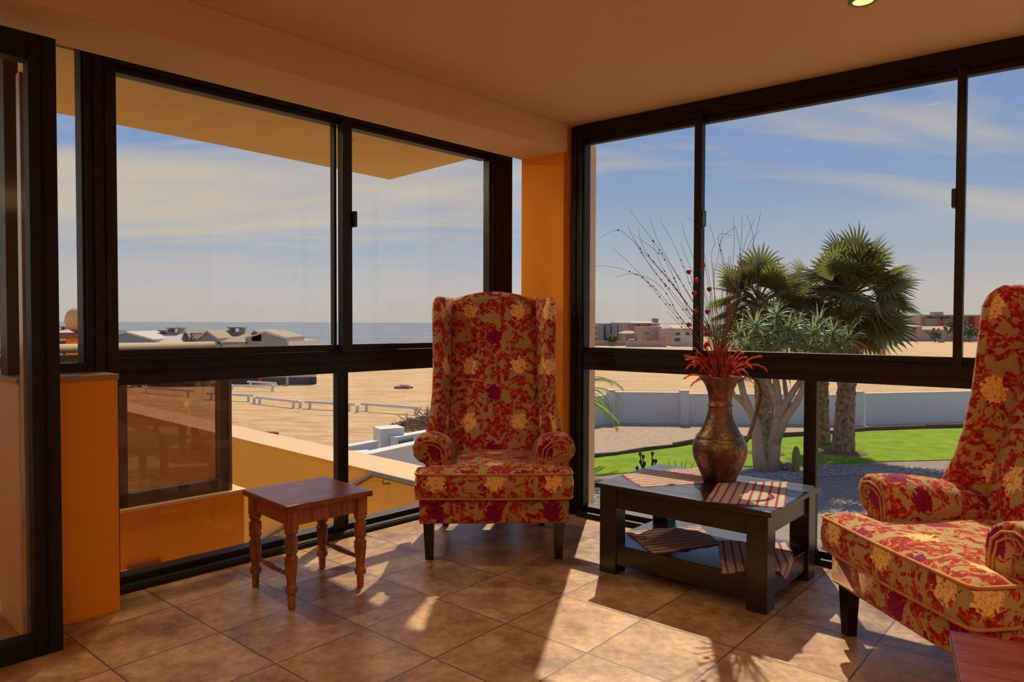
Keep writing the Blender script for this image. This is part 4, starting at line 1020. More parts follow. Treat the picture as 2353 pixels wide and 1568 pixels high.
for k, (x, y) in enumerate(((791, 1046), (803, 1043))):
    p = pz(x, y + 8, WT); o = MB().box(-.02, .02, -.02, .02, 0, .42).box(-.05, .05, -.02, .02, .3, .42).build('gate_hinge_bracket', 'dark_metal', None, False, None, (p.x, p.y - .45, WT - .5)); tag(o, 'dark metal bracket fixed to the chipped end pier', 'bracket', 'brackets on the chipped pier')
    o.location.y -= 0

# ---- beach: log barriers, bollards, heap of thorns, sundry
def barrier(x0_, y0_, x1_, y1_, label, drop=11):
    A, B = g(x0_, y0_ + drop), g(x1_, y1_ + drop)
    e = empty('log_barrier', (A.x, A.y, GZ), 0, label, 'barrier', 'low white log barriers on the sand')
    d = B - A; L_ = d.length; dn = d.normalized(); h = .40
    MB().tube([tuple(Vector((0, 0, h)) - dn * .15), tuple(d * 1 + Vector((0, 0, h)) + dn * .15)], .085, 8).build('log', 'painted_white', e)
    for f in (.06, .94):
        q = d * f; MB().tube([(q.x, q.y, 0), (q.x, q.y, h)], .09, 8).build('post', 'painted_white', e)
barrier(835, 933, 963, 943, 'low white log barrier closest to the wing chair')
barrier(706, 928, 808, 934, 'low white log barrier crossed by the lower window mullion')
barrier(592, 917, 680, 927, 'low white log barrier between two bollards, mid-row')
barrier(480, 908, 577, 913, 'low white log barrier half behind the tinted glass screen', 10)
barrier(572, 880, 632, 884, 'far white log barrier with a red marker before the long white wall', 9)
barrier(500, 890, 634, 890, 'long far white log barrier lying in front of the dark plinth', 9)
barrier(330, 893, 440, 903, 'low white log barrier seen through the tinted glass screen', 9)
for x, y, lab in ((584, 928, 'white bollard stump left of the mid-row barrier'), (690, 938, 'white bollard stump left of the mullion'), (821, 948, 'white bollard stump right of the mullion'), (982, 951, 'white bollard stump beside the heap of thorn twigs'), (533, 896, 'white stump at the edge of the tinted glass')):
    p = g(x, y); o = MB().lathe([(0, .10), (.40, .10), (.42, .07)], 10).build('bollard', 'painted_white', None, False, None, (p.x, p.y, GZ)); tag(o, lab, 'bollard', 'white bollard stumps on the sand')
p = g(598, 886); o = MB().box(-.18, .18, -.05, .05, 0, .62, None, .05).build('marker_board', 'red_paint', None, False, None, (p.x, p.y, GZ)); tag(o, 'small red marker board by the far white barrier', 'sign')
p = g(652, 880); o = MB().lathe([(0, .14), (.9, .14)], 8).build('marker_post', 'concrete', None, False, None, (p.x, p.y, GZ)); tag(o, 'stubby brown post near the end of the long white wall', 'post')
p = g(660, 887.5); o = MB().lathe([(0, .12), (.7, .12)], 8).build('marker_post', 'concrete', None, False, None, (p.x, p.y, GZ)); tag(o, 'shorter brown post just right of the stubby brown one', 'post')
p = g(927, 893); m = MB().ball((0, 0, 0), 1, 3)
for v in m.bm.verts: k = 1 + .3 * mnoise.noise(v.co * 2); v.co = Vector((v.co.x * .75 * k, v.co.y * .5 * k, v.co.z * .28 * k))
o = m.build('beach_rock', 'rock_brown', None, True, None, (p.x, p.y, GZ + .03)); tag(o, 'dark flat rock alone on the open sand', 'rock')
p = g(618, 1003); o = MB().box(-.55, .45, -.1, .12, 0, .22, Matrix.Rotation(R(-8), 4, 'Z'), .05).build('red_box', 'red_paint', None, False, None, (p.x, p.y, GZ)); tag(o, 'flat red object on the sand behind the yellow parapet', 'debris')
p = g(985, 985); rr = random.Random(3); m = MB()
for k in range(420):
    a = rr.uniform(0, 2 * PI); r = rr.random() ** .6 * 1.9; h = max(.02, (1.9 - r) * .55 * rr.random())
    c_0 = Vector((r * math.cos(a), r * math.sin(a) * .8, h)); d_ = Vector((rr.uniform(-1, 1), rr.uniform(-1, 1), rr.uniform(-.4, .6))).normalized() * rr.uniform(.25, .7)
    m.tube([tuple(c_0 - d_), tuple(c_0 + Vector((0, 0, rr.uniform(.0, .12)))), tuple(c_0 + d_ * .9)], [.012, .02, .006], 4)
o = m.build('thorn_heap', 'twig', None, False, None, (p.x, p.y, GZ)); tag(o, 'heap of cut thorny twigs on the sand behind the white wall', 'brush pile', kind='stuff')

# ---- long white wall with dark plinth (foot of the beach houses)
A, B = g(300, 889), g(727, 883.5)
e = empty('long_white_wall', (A.x, A.y, GZ), 0, 'long low white wall with dark plinth below the beach houses', 'wall')
d = B - A; L_ = d.length; dn = d.normalized(); n_ = Vector((-dn.y, dn.x, 0))
MB().box(0, L_, 0, .3, .0, .62, frameM(dn, n_)).build('plinth', 'plinth_dark', e)
MB().box(0, L_, .02, .3, .62, 1.35, frameM(dn, n_)).build('wall_panel', 'building_white', e)

# ---- beach houses
def P3(x, y, D): return pd(x, y, D)
def house(name, label, D, wall, roofp, parts, dep=9.0):
    """wall: (x0, x1, ytop, ybase) rectangle facing the camera; parts: list of (kind, ...)"""
    x0_, x1_, yt, yb_ = wall
    a = P3(x0_, yt, D); b = P3(x1_, yt, D); base = GZ
    e = empty(name, (a.x, D, base), 0, label, 'house')
    w = b.x - a.x; ht = a.z - base
    MB().box(0, w, 0, dep, 0, ht).build('walls', roofp, e)
    for pt in parts:
        if pt[0] == 'gable':      # triangular clad gable (x0,x1,apex x,apex y,eaves y)
            _, gx0, gx1, ax, ay, ey, mt_ = pt
            q0, q1, q2 = P3(gx0, ey, D), P3(gx1, ey, D), P3(ax, ay, D); lowz = P3(gx0, ey + 16, D).z
            pr = [(q0.x - a.x, lowz - base), (q1.x - a.x, lowz - base), (q1.x - a.x, q1.z - base), (q2.x - a.x, q2.z - base), (q0.x - a.x, q0.z - base)]
            m = MB(); m.rings([[(x, -.4, z) for x, z in pr], [(x, 5.0, z) for x, z in pr]]); m.build('gable', mt_, e)
            t_ = .14
            m = MB()
            for (u, v) in ((pr[4], pr[3]), (pr[3], pr[2])):
                m.rings([[(u[0], -.65, u[1]), (v[0], -.65, v[1]), (v[0], -.65, v[1] + t_), (u[0], -.65, u[1] + t_)], [(u[0], 5.0, u[1]), (v[0], 5.0, v[1]), (v[0], 5.0, v[1] + t_), (u[0], 5.0, u[1] + t_)]])
            m.build('roof', 'roof_brown' if mt_ != 'clad_blue' or gx0 > 450 else 'roof_light', e)
            m = MB()
            for (u, v) in ((pr[4], pr[3]), (pr[3], pr[2])): m.tube([(u[0], -.66, u[1] + .05), (v[0], -.66, v[1] + .05)], .07, 4)
            m.build('verge', 'painted_white', e)
        elif pt[0] == 'roof':     # sloping slab (x0,x1 at eaves, x0,x1 at ridge, eaves y, ridge y)
            _, ex0, ex1, rx0, rx1, ey, ry, mt_ = pt
            q = [P3(ex0, ey, D), P3(ex1, ey, D)]; r_ = [P3(rx0, ry, D + 4.5), P3(rx1, ry, D + 4.5)]
            v = [(q[0].x - a.x, -.4, q[0].z - base), (q[1].x - a.x, -.4, q[1].z - base), (r_[1].x - a.x, 4.5, r_[1].z - base), (r_[0].x - a.x, 4.5, r_[0].z - base)]
            MB().rings([v, [(p_[0], p_[1], p_[2] - .15) for p_ in v]]).build('roof', mt_, e)
        elif pt[0] == 'chimney':
            _, cx0, cx1, cy, by, yy = pt
            q0, q1 = P3(cx0, cy, D + yy), P3(cx1, by, D + yy)
            w_ = q1.x - q0.x; z0_, z1_ = q1.z - base - .3, q0.z - base
            c = MB().box(q0.x - a.x, q1.x - a.x, yy, yy + 1, z0_, z1_ - .45).build('chimney', 'chimney_brick', e)
            m = MB()
            for f in (0.0, .8): m.box(q0.x - a.x + f * w_, q0.x - a.x + (f + .2) * w_, yy, yy + 1, z1_ - .45, z1_ - .12)
            m.build('chimney_leg', 'chimney_brick', c)
            MB().box(q0.x - a.x - .12, q1.x - a.x + .12, yy - .1, yy + 1.1, z1_ - .12, z1_).build('chimney_cap', 'building_grey', c)
        elif pt[0] == 'window':
            _, wx0, wx1, wy0, wy1, mt_ = pt
            q0, q1 = P3(wx0, wy0, D), P3(wx1, wy1, D)
            MB().box(q0.x - a.x, q1.x - a.x, -.05, .05, q1.z - base, q0.z - base).build('window', mt_, e)
        elif pt[0] == 'block':
            _, bx0, bx1, by0, by1, yy, mt_, nm = pt
            q0, q1 = P3(bx0, by0, D), P3(bx1, by1, D)
            MB().box(q0.x - a.x, q1.x - a.x, yy, yy + 3, q1.z - base, q0.z - base).build(nm, mt_, e)
        elif pt[0] == 'hip':      # pitched roof with a ridge (x0,x1 eaves, x0,x1 ridge, eaves y, ridge y)
            _, ex0, ex1, rx0, rx1, ey, ry, mt_, dd = pt
            q0, q1, r0_, r1_ = P3(ex0, ey, D), P3(ex1, ey, D), P3(rx0, ry, D), P3(rx1, ry, D)
            zt_, zr = q0.z - base, r0_.z - base; X = lambda v: v.x - a.x
            bm = MB(); vs = [bm.bm.verts.new(p_) for p_ in ((X(q0), -.4, zt_), (X(q1), -.4, zt_), (X(q1), dd, zt_), (X(q0), dd, zt_), (X(r0_), dd / 2, zr), (X(r1_), dd / 2, zr))]
            for f in ((0, 1, 5, 4), (1, 2, 5), (2, 3, 4, 5), (3, 0, 4), (3, 2, 1, 0)): bm.bm.faces.new([vs[i] for i in f])
            bm.build('roof', mt_, e)
    return e
house('beach_house', 'beach house with pale roof, blue gable and twin brick chimneys beyond the white wall', 66, (232, 444, 786, 880), 'building_white',
      [('roof', 300, 438, 330, 431, 789, 765, 'roof_light'), ('gable', 222, 361, 297, 765, 783, 'clad_blue'), ('chimney', 386, 413, 753, 764, 3.8), ('chimney', 367, 388, 759, 765, 3.9), ('gable', 425, 446, 431, 761, 782, 'roof_brown')])
house('beach_house', 'beach house with tan ribbed roof and one tall brick chimney at the sea', 64, (455, 663, 785, 876), 'building_white',
      [('roof', 505, 572, 492, 600, 786, 767, 'roof_brown'), ('gable', 459, 509, 482, 762, 781, 'clad_blue'), ('gable', 568, 662, 615, 764, 779, 'clad_grey'), ('chimney', 526, 555, 752, 767, 3.6), ('gable', 582, 604, 590, 761, 768, 'roof_brown')])
house('beach_house', 'brown-roofed beach house edge just left of the blue gable', 75, (150, 262, 772, 850), 'building_cream', [('hip', 150, 268, 190, 256, 772, 763, 'roof_brown', 6), ('chimney', 256, 277, 760, 764, 3)])
house('beach_house', 'pale far beach house seen through the narrow window', 90, (60, 162, 770, 830), 'building_white', [('hip', 60, 164, 100, 150, 770, 758, 'roof_light', 6), ('chimney', 140, 150, 750, 760, 3)])
# outside stair and balustrade between the two houses
A = P3(446, 800, 64); e = empty('steel_stair', (A.x, 62.9, GZ), 0, 'dark steel outside stair between the two beach houses', 'staircase')
B = P3(468, 800, 64); zt_ = P3(446, 768, 64).z - GZ; wd = B.x - A.x
for k in range(10):
    f = k / 9; MB().box(wd * f - .02, wd * f + .16, -.5, .5, zt_ - 1.9 * f - .04, zt_ - 1.9 * f).build('tread', 'dark_metal', e)
for yy in (-.5, .5): MB().tube([(0, yy, zt_ + .1), (wd * 1.1, yy, zt_ - 1.6)], .03, 5).tube([(0, yy, zt_ - .3), (wd * 1.1, yy, zt_ - 2.1)], .05, 5).tube([(0, yy, 0), (0, yy, zt_ + .1)], .04, 5).build('rail', 'dark_metal', e)
A, B = P3(438, 767, 66), P3(474, 767, 66); e = empty('balustrade', (A.x, 66, A.z), 0, 'dark slatted balustrade between the beach house roofs', 'balustrade')
w_ = B.x - A.x; MB().tube([(0, 0, 0), (w_, 0, 0)], .04, 5).build('top_rail', 'dark_metal', e)
for k in range(12): MB().box(w_ * k / 11 - .02, w_ * k / 11 + .02, -.02, .02, -1.0, 0).build('baluster', 'dark_metal', e)

# ---- stair parapet, orange apron wall and glass screen just outside the sea window
ZP = -.10
i1, i2, i3 = pz(960, 1106, ZP), pz(766, 1060, ZP), pz(533, 1003, ZP)
o1_, o2_, o3_ = pz(1010, 1098, ZP), pz(766, 1042, ZP), pz(533, 990, ZP)
dd_ = (i1 - i3).normalized(); i0 = i1 + dd_ * .95; iN = i3 - dd_ * 6.0; nn_ = Vector((-dd_.y, dd_.x, 0)); nn_ = nn_ if nn_.y > 0 else -nn_
PW = .42
e = empty('stair_parapet', (i1.x, i1.y, GZ), 0, 'yellow plastered parapet wall of the outside stair with pale flat top', 'wall')
mt_ = frameM(-dd_, nn_, (0, 0, 0))
Lp = (i0 - iN).length; off0 = -.95
MB().box(off0, Lp + off0, 0, PW, 0, ZP - GZ - .012, mt_).build('parapet_wall', 'plaster_yellow', e)
MB().box(off0, Lp + off0, -.015, PW + .015, ZP - GZ - .012, ZP - GZ, mt_, .004).build('coping', 'cap_sandy', e)
# handrail on the near face of the parapet
def on_face(x, y, off=-.07): return pn(x, y, nn_, nn_.dot(i1) + off)
h1, h2, h3 = on_face(960, 1114), on_face(858, 1089), on_face(520, 1289)
e = empty('handrail', (0, 0, 0), 0, 'grey steel handrail bending down the stair on the yellow parapet', 'handrail')
h0 = h1 + (h1 - h2).normalized() * 1.2
MB().tube([h0, h1, h2 + (h1 - h2) * .04, h2, h2 + (h3 - h2) * .02, h3], .024, 10).build('rail', 'steel', e, True)
for (x, y) in ((880, 1094), (640, 1218)):
    q = on_face(x, y); w_ = q + nn_ * .075
    MB().tube([q, q + Vector((0, 0, -.07)), w_ + Vector((0, 0, -.08))], .008, 6).build('bracket', 'steel', e, True)
# landing outside and the apron wall with tiled sill
OA = 4.05; ZL = 1.228 - .2437 * OA
sA0, sA1 = sL(60, OA) - 2.5, sL(558, OA)
struct(MB().box(sA0 - 1, sL(289, OA), 3.62, OA + .22, -.3, -.078, ML).build('floor_landing', 'pink_tile'))
e = empty('apron_wall', tuple(ML @ Vector((sA1, OA, GZ))), 0, 'bright orange apron wall with pale sill outside the lower sea window', 'wall')
inv = Matrix.Translation(-(ML @ Vector((sA1, OA, GZ))))
MB().box(sA0, sA1, OA, OA + .22, GZ, ZL - .018, inv @ ML).build('wall_panel', 'plaster_orange', e)
MB().box(sA0, sA1 + .01, OA - .012, OA + .24, ZL - .018, ZL, inv @ ML, .003).build('sill', 'cap_sandy', e)
MB().box(sL(285, OA), sL(362, OA), OA - .014, OA + .002, -.16, 1.228 - .3177 * OA, inv @ ML).build('skirting', 'terracotta', e)
# tinted glass screen in aluminium frame standing on the sill
e = empty('glass_screen', tuple(ML @ Vector((sA1, OA, ZL))), 0, 'brown-tinted glass screen in aluminium frame standing on the orange wall', 'glass screen')
inv = Matrix.Translation(-(ML @ Vector((sA1, OA, ZL)))) @ ML
sc1 = sL(531, OA); scl = sL(272, OA)
m = MB()
for (a, b, z0_, z1_) in ((scl, sL(294, OA), ZL, 1.06), (sL(508, OA), sc1, ZL, 1.06), (sA0, sc1, ZL, ZL + .075), (sA0, sc1, 1.0, 1.06), (sL(100, OA), sL(118, OA), ZL, 1.06)):
    m.box(a, b, OA + .02, OA + .09, z0_, z1_, inv, .003)
m.build('screen_frame', 'bronze_brown' if 'bronze_brown' in MATS else mat('bronze_brown', (.11, .07, .05), .4, .1) and 'bronze_brown', e)
MB().box(sc1 - .012, sc1 + .006, OA + .01, OA + .10, ZL, 1.07, inv, .002).build('end_strip', 'steel', e)
MB().box(sA0, sc1 - .02, OA + .05, OA + .056, ZL + .07, 1.01, inv).build('pane', 'tinted_glass', e)
MB().tube([inv @ Vector((sA0, OA + .05, 1.092)), inv @ Vector((sL(500, OA), OA + .05, 1.092))], .024, 10).build('top_rail', 'painted_white', e, True)

# ---- pier with ball, timber rail
q = pd(182, 735, 7.2)
e = empty('gate_pier', (q.x, q.y, GZ), 0, 'orange pier with terracotta cap carrying a round stone ball', 'pier')
zc = pd(182, 778, 7.2).z - GZ; zt_ = pd(182, 765, 7.2).z - GZ
MB().box(-.075, .14, -.1, .14, 0, zc).build('shaft', 'plaster_orange', e)
MB().box(-.165, .17, -.16, .18, zc, zt_ - .01).box(-.13, .14, -.13, .15, zt_ - .01, zt_).build('cap', 'terracotta', e)
MB().ball((0.005, 0, zt_ + .128), .132, 4).build('ball', 'cap_sandy', e, True)
A, B = pd(60, 790, 7.4), pd(168, 790, 7.4)
e = empty('timber_rail', (A.x, A.y, A.z), 0, 'dark timber rail with crossed braces left of the ball pier', 'railing')
w_ = B.x - A.x
MB().box(0, w_, 0, .06, -.06, .03).build('top_rail', 'timber_edge', e); MB().box(w_ - .09, w_ - .02, 0, .06, -.60, .0).build('post', 'timber_edge', e)
MB().tube([(w_ - .45, .03, -.6), (w_ - .1, .03, -.1)], .02, 4).build('brace', 'timber_edge', e)

# ---- roof overhang above the sea window
S1, S2, S3 = pz(130, 263, CEIL + .002), pz(895, 413, CEIL + .002), pz(1077, 366, CEIL + .002)
Sa = S2 + (S1 - S2).normalized() * 9; Sm = pz(519, 336, CEIL + .002)
e_ = (S3 - S2).normalized(); Sd = S2 + e_ * ((NL.dot(S2) - 3.64) / -NL.dot(e_))
q1_ = C0 + NL * -.0 + (-DL) * 9.5; q2_ = Vector((PF.x - .1, PF.y, 0))
struct(MB().prism([wp(ML @ Vector((-8.5, 3.64, 0))), wp(Sd), wp(S2), wp(Sm), wp(Sa)][::1], CEIL + .002, CEIL + .35).build('ceiling_overhang', 'plaster_soffit'))
q = pz(797, 320, CEIL); o = empty('soffit_light', (q.x, q.y, CEIL), 0, 'tiny round light set in the outside roof overhang', 'light')
MB().lathe([(0.002, .045), (-.012, .045), (-.012, .03), (0.002, .028)], 20, cap=False).build('trim_ring', 'painted_white', o, True)
MB().lathe([(-.004, .030), (-.002, .028)], 16).build('lens', 'lamp_glow', o)
oh = copy_tree(o); oh.location = ML @ Vector((sL(330, OA), 3.80, CEIL)); tag(oh, 'added fill light in the roof overhang further left, brightening the orange wall', 'light')  # second soffit light, added unseen to brighten the apron wall
for q in (q + Vector((0, 0, -.02)), oh.location + Vector((0, 0, -.02))):
    l = bpy.data.lights.new('soffit_fill', 'AREA'); l.shape = 'DISK'; l.size = .06; l.energy = 16; l.color = (1, .80, .5)  # added fill power at both soffit lights, for the orange wall
    lo = bpy.data.objects.new('soffit_fill', l); COL.objects.link(lo); lo.location = q
# ================================================================ GARDEN PLANTS
def fan_leaf(el, seed, petiole=1.35, blade=1.15, n=24, dry=False):
    """a palm leaf growing towards +x at elevation el, tips hanging; petiole and pleated fan in one mesh"""
    rr = random.Random(seed); m = MB(); e = R(el)
    d = Vector((math.cos(e), 0, math.sin(e))); sag = -.25 * petiole
    pts = [d * petiole * t + Vector((0, 0, sag * t * t * max(.2, math.cos(e)))) for t in (0, .33, .66, 1)]
    m.tube([tuple(p) for p in pts], [.035, .028, .022, .016], 4)
    hub = pts[-1]; t = (pts[-1] - pts[-2]).normalized(); side = Vector((0, 1, 0)); nrm = t.cross(side).normalized()
    if nrm.z < 0: nrm = -nrm
    for k in range(n):
        a = R(-128 + 256 * k / (n - 1)); L_ = blade * (1.0 - .22 * abs(a) / 2.2) * rr.uniform(.86, 1.06)
        dr = t * math.cos(a) + side * math.sin(a); w0 = .068
        nb = dr.cross(nrm).normalized(); prev = None; p = Vector(hub); cur = Vector(dr); drp = rr.uniform(.8, 1.5) * (1.6 if dry else 1)
        segs = 5
        for s in range(segs + 1):
            f = s / segs; w = w0 * (math.sin(min(1, f * 1.7 + .12) * PI / 2)) * (1 - f ** 3 * .97) * .9
            fold = nrm * w * .45
            row = (p - nb * w - fold * -.3, p - fold * .6, p + nb * w + fold * .3)
            vs = [m.bm.verts.new(q) for q in row]
            if prev:
                m.bm.faces.new((prev[0], prev[1], vs[1], vs[0])); m.bm.faces.new((prev[1], prev[2], vs[2], vs[1]))
            prev = vs
            cur = (cur + Vector((.05 * f, .0, -.22 * f * f * drp))).normalized(); p = p + cur * (L_ / segs)
    return m
LEAF = {}
def leaf_mesh(el, seed, mt, dry=False):
    key = (el, seed, mt)
    if key not in LEAF:
        o = fan_leaf(el, seed * 31 + el, dry=dry).build('frond', mt); LEAF[key] = o.data; bpy.data.objects.remove(o)
    return LEAF[key]
def palm(name, base, topz, r0, r1, label, nleaf, seed, scale=1.0, lean=(0, 0), dryn=10):
    rr = random.Random(seed)
    e = empty(name, (base.x, base.y, GZ), 0, label, 'palm tree')
    H_ = topz - GZ; m = MB(); loops = []; NR_ = 64; NS = 26
    for j in range(NR_ + 1):
        f = j / NR_; z = H_ * f; lx, ly = lean[0] * f, lean[1] * f
        r = r1 + (r0 - r1) * max(0, 1 - f * 2.6) ** 1.4
        rough = 1 if f > .26 else .15
        lp = []
        for i in range(NS):
            a = 2 * PI * i / NS
            ph = (i * 5 / NS * 1.0 + j * .5) ; boot = abs(math.sin(PI * (i * 6 / NS + j * .25))) * abs(math.sin(PI * (i * 6 / NS - j * .25)))
            rr_ = r * (1 + .20 * rough * (boot - .3)) + .02 * mnoise.noise(Vector((math.cos(a) * 3, math.sin(a) * 3, z * 3)))
            lp.append((lx + rr_ * math.cos(a), ly + rr_ * math.sin(a), z))
        loops.append(lp)
    m.rings(loops).build('trunk', 'palm_trunk', e)
    tx, ty = lean
    def put(el, s, mt, az, sc, dz, dry=False):
        o = bpy.data.objects.new('dry_frond' if dry else 'frond', leaf_mesh(el, s, mt, dry)); COL.objects.link(o); o.parent = e
        o.location = (tx, ty, H_ - dz); o.rotation_euler = (rr.uniform(-.75, .75) if not dry else rr.uniform(-.3, .3), rr.uniform(-.22, .22), az); o.scale = (sc,) * 3
    els = [78, 62, 48, 34, 20, 6, -8, -24, -40]
    for k in range(nleaf):
        el = els[int(k / nleaf * len(els))]; az = k * 2.39996 + rr.uniform(-.25, .25)
        mt = rr.choice(('palm_green', 'palm_green', 'palm_green_dark', 'palm_grey') if el > 0 else ('palm_green_dark', 'palm_grey', 'palm_green'))
        put(el, rr.choice((1, 2)), mt, az, scale * rr.uniform(.88, 1.1), .25 * (1 - (el + 40) / 120))
    for k in range(dryn):
        put(rr.choice((-52, -66, -78)), rr.choice((1, 2)), 'palm_dry', k * 2.39996 + 1, scale * rr.uniform(.7, .9), .35 + .3 * rr.random(), True)
    return e
D1 = 28.9
b1 = g(1936, 1044); palm('fan_palm', b1, pd(1955, 672, b1.y).z, .47, .33, 'tall fan palm with the biggest crown, standing right on the lawn', 62, 4, 1.13, ((1953 - 1936) / 1652 * b1.y, 0), 14)
b2 = g(1886, 1023); palm('fan_palm', b2, pd(1880, 700, b2.y).z, .42, .30, 'fan palm half hidden just behind the biggest palm', 44, 9, .95, (-.1, 0), 8)
b3 = g(1762, 1046); palm('fan_palm', b3, pd(1738, 690, b3.y).z, .42, .32, 'fan palm rising behind the branching aloe and dried reeds', 54, 15, .92, ((1738 - 1762) / 1652 * b3.y, 0), 9)
for (bb, r, lab) in ((b1, .95, 'round bed of red soil and stones under the tall palm'), (b3, .75, 'ring of bare soil around the palm behind the aloe'), (b2, .55, 'ring of bare soil at the half hidden palm')):
    m = MB()
    pr = [(0.0, r), (.05, r * .9), (.08, r * .5)]
    m.lathe(pr, 28)
    for v in m.bm.verts: v.co.x *= 1 + .1 * mnoise.noise(v.co * 2); v.co.z += .03 * mnoise.noise(v.co * 6 + Vector((9, 0, 0))) * (v.co.z > .01)
    o = m.build('soil_ring', 'soil', None, False, None, (bb.x, bb.y, GZ + .065)); tag(o, lab, 'flower bed')

# ---- branching aloe tree
ab = g(1758, 1084); DA = ab.y
e = empty('aloe_tree', (ab.x, ab.y, GZ), 0, 'multi-stemmed aloe tree with pale bark behind the copper jug', 'tree')
def al(x, y, dd=0.0): v = pd(x, y, DA + dd); return (v.x - ab.x, v.y - ab.y, v.z - GZ)
br = [([(1752, 1092), (1742, 1040), (1738, 980), (1722, 940), (1708, 905), (1700, 860)], [.36, .26, .20, .17, .14, .11], -.2),
      ([(1722, 945), (1704, 922), (1686, 908), (1676, 880)], [.14, .12, .10, .08], -.3),
      ([(1768, 1092), (1782, 1010), (1790, 950), (1786, 900), (1780, 850)], [.36, .25, .19, .16, .12], .2),
      ([(1790, 960), (1806, 925), (1836, 880), (1866, 845)], [.18, .15, .12, .10], .0),
      ([(1780, 1020), (1806, 960), (1832, 925), (1854, 870), (1868, 830)], [.22, .17, .14, .12, .10], -.4),
      ([(1782, 930), (1772, 890), (1750, 850)], [.14, .12, .10], .5), ([(1815, 935), (1806, 905), (1800, 860)], [.12, .10, .09], .6), ([(1866, 845), (1900, 812), (1925, 800)], [.10, .09, .08], .0)]
for pxs, rad, dd in br:
    MB().tube([al(x, y, dd * i / (len(pxs) - 1)) for i, (x, y) in enumerate(pxs)], [r_ * .82 for r_ in rad], 10).build('branch', 'aloe_bark', e, True)
def rosette(seed):
    rr = random.Random(seed); m = MB()
    for k in range(34):
        az = k * 2.39996; f = k / 33; el = R(80 - 105 * f + rr.uniform(-8, 8)); L_ = rr.uniform(.62, .88); w = .034
        d = Vector((math.cos(az) * math.cos(el), math.sin(az) * math.cos(el), math.sin(el))); p = Vector((0, 0, 0)); prev = None; sd_ = Vector((-math.sin(az), math.cos(az), 0))
        for s in range(7):
            t = s / 6; ww = w * (1 - t ** 2.2) + .002
            u_ = d.cross(sd_)
            vs = [m.bm.verts.new(p - sd_ * ww - u_ * ww * .5), m.bm.verts.new(p), m.bm.verts.new(p + sd_ * ww - u_ * ww * .5)]
            if prev: m.bm.faces.new((prev[0], prev[1], vs[1], vs[0])); m.bm.faces.new((prev[1], prev[2], vs[2], vs[1]))
            prev = vs; d = (d + Vector((0, 0, -.34 * (t + .15)))).normalized(); p = p + d * L_ / 6
    o = m.build('leaf_rosette', 'aloe_leaf'); me = o.data; bpy.data.objects.remove(o); return me
RO = [rosette(s) for s in (1, 2, 3)]
rr = random.Random(8)
spots = [(1785, 728), (1735, 752), (1700, 775), (1830, 752), (1880, 742), (1915, 765), (1950, 782), (1760, 775), (1800, 790), (1845, 785), (1885, 790), (1720, 800), (1690, 815), (1760, 815), (1830, 820), (1930, 800), (1870, 770), (1812, 760), (1775, 845), (1705, 850), (1740, 838), (1805, 842), (1862, 822), (1900, 815), (1683, 855), (1660, 800)]
for x, y in spots:
    o = bpy.data.objects.new('leaf_rosette', rr.choice(RO)); COL.objects.link(o); o.parent = e
    q = al(x, y, rr.uniform(-.9, .9)); o.location = q; o.rotation_euler = (rr.uniform(-.3, .3), rr.uniform(-.3, .3), rr.uniform(0, 6)); s = rr.uniform(.95, 1.2); o.scale = (s,) * 3

# ---- feather palm whose fronds reach in at the left of the garden window
fb = g(1318, 1000); DB = 26.0; fb = pd(1312, 900, DB)
e = empty('date_palm', (fb.x, fb.y, GZ), 0, 'young feather palm arching in beside the left window jamb', 'palm tree')
topz_ = pd(1312, 905, DB).z - GZ
MB().lathe([(0, .34), (.3, .28), (topz_, .24)], 14).build('trunk', 'palm_trunk', e)
def feather(el, L_, seed, droop):
    rr = random.Random(seed); m = MB(); pts = []; p = Vector((0, 0, 0)); d = Vector((math.cos(R(el)), 0, math.sin(R(el))))
    n = 16
    for k in range(n + 1): pts.append(Vector(p)); d = (d + Vector((0, 0, -droop * (.04 + .10 * k / n)))).normalized(); p = p + d * L_ / n
    m.tube([tuple(q) for q in pts], [.03 * (1 - .8 * k / n) for k in range(n + 1)], 4)
    for k in range(6, n * 5):
        f = k / (n * 5); i = f * n; a = pts[int(i)].lerp(pts[min(int(i) + 1, n)], i - int(i)); t = (pts[min(int(i) + 1, n)] - pts[int(i)]).normalized()
        ll = .55 * math.sin(min(1, f * 1.5 + .15) * PI / 2) * (1 - .55 * f) * rr.uniform(.85, 1.1)
        for sg in (-1, 1):
            dr = (t * .75 + Vector((0, sg, 0)) * .75 + Vector((0, 0, -.22))).normalized(); b = a + dr * ll + Vector((0, 0, -.10 * ll)); w = t * .016; md = a.lerp(b, .5) + Vector((0, 0, .02))
            m.face([a - w, md - w * .9, b, md + w * .9])
    return m
FE = []
for i, (el, dr) in enumerate(((70, 1.1), (48, 1.3), (30, 1.2), (12, 1.0), (-5, .8))):
    o = feather(el, 2.5, i, dr).build('frond', 'frond_green'); FE.append(o.data); bpy.data.objects.remove(o)
for k in range(22):
    o = bpy.data.objects.new('frond', FE[min(4, k * 5 // 22)]); COL.objects.link(o); o.parent = e; o.location = (0, 0, topz_ - .05); o.rotation_euler = (0, 0, k * 2.39996 + .15); s = rr.uniform(.85, 1.05); o.scale = (s,) * 3

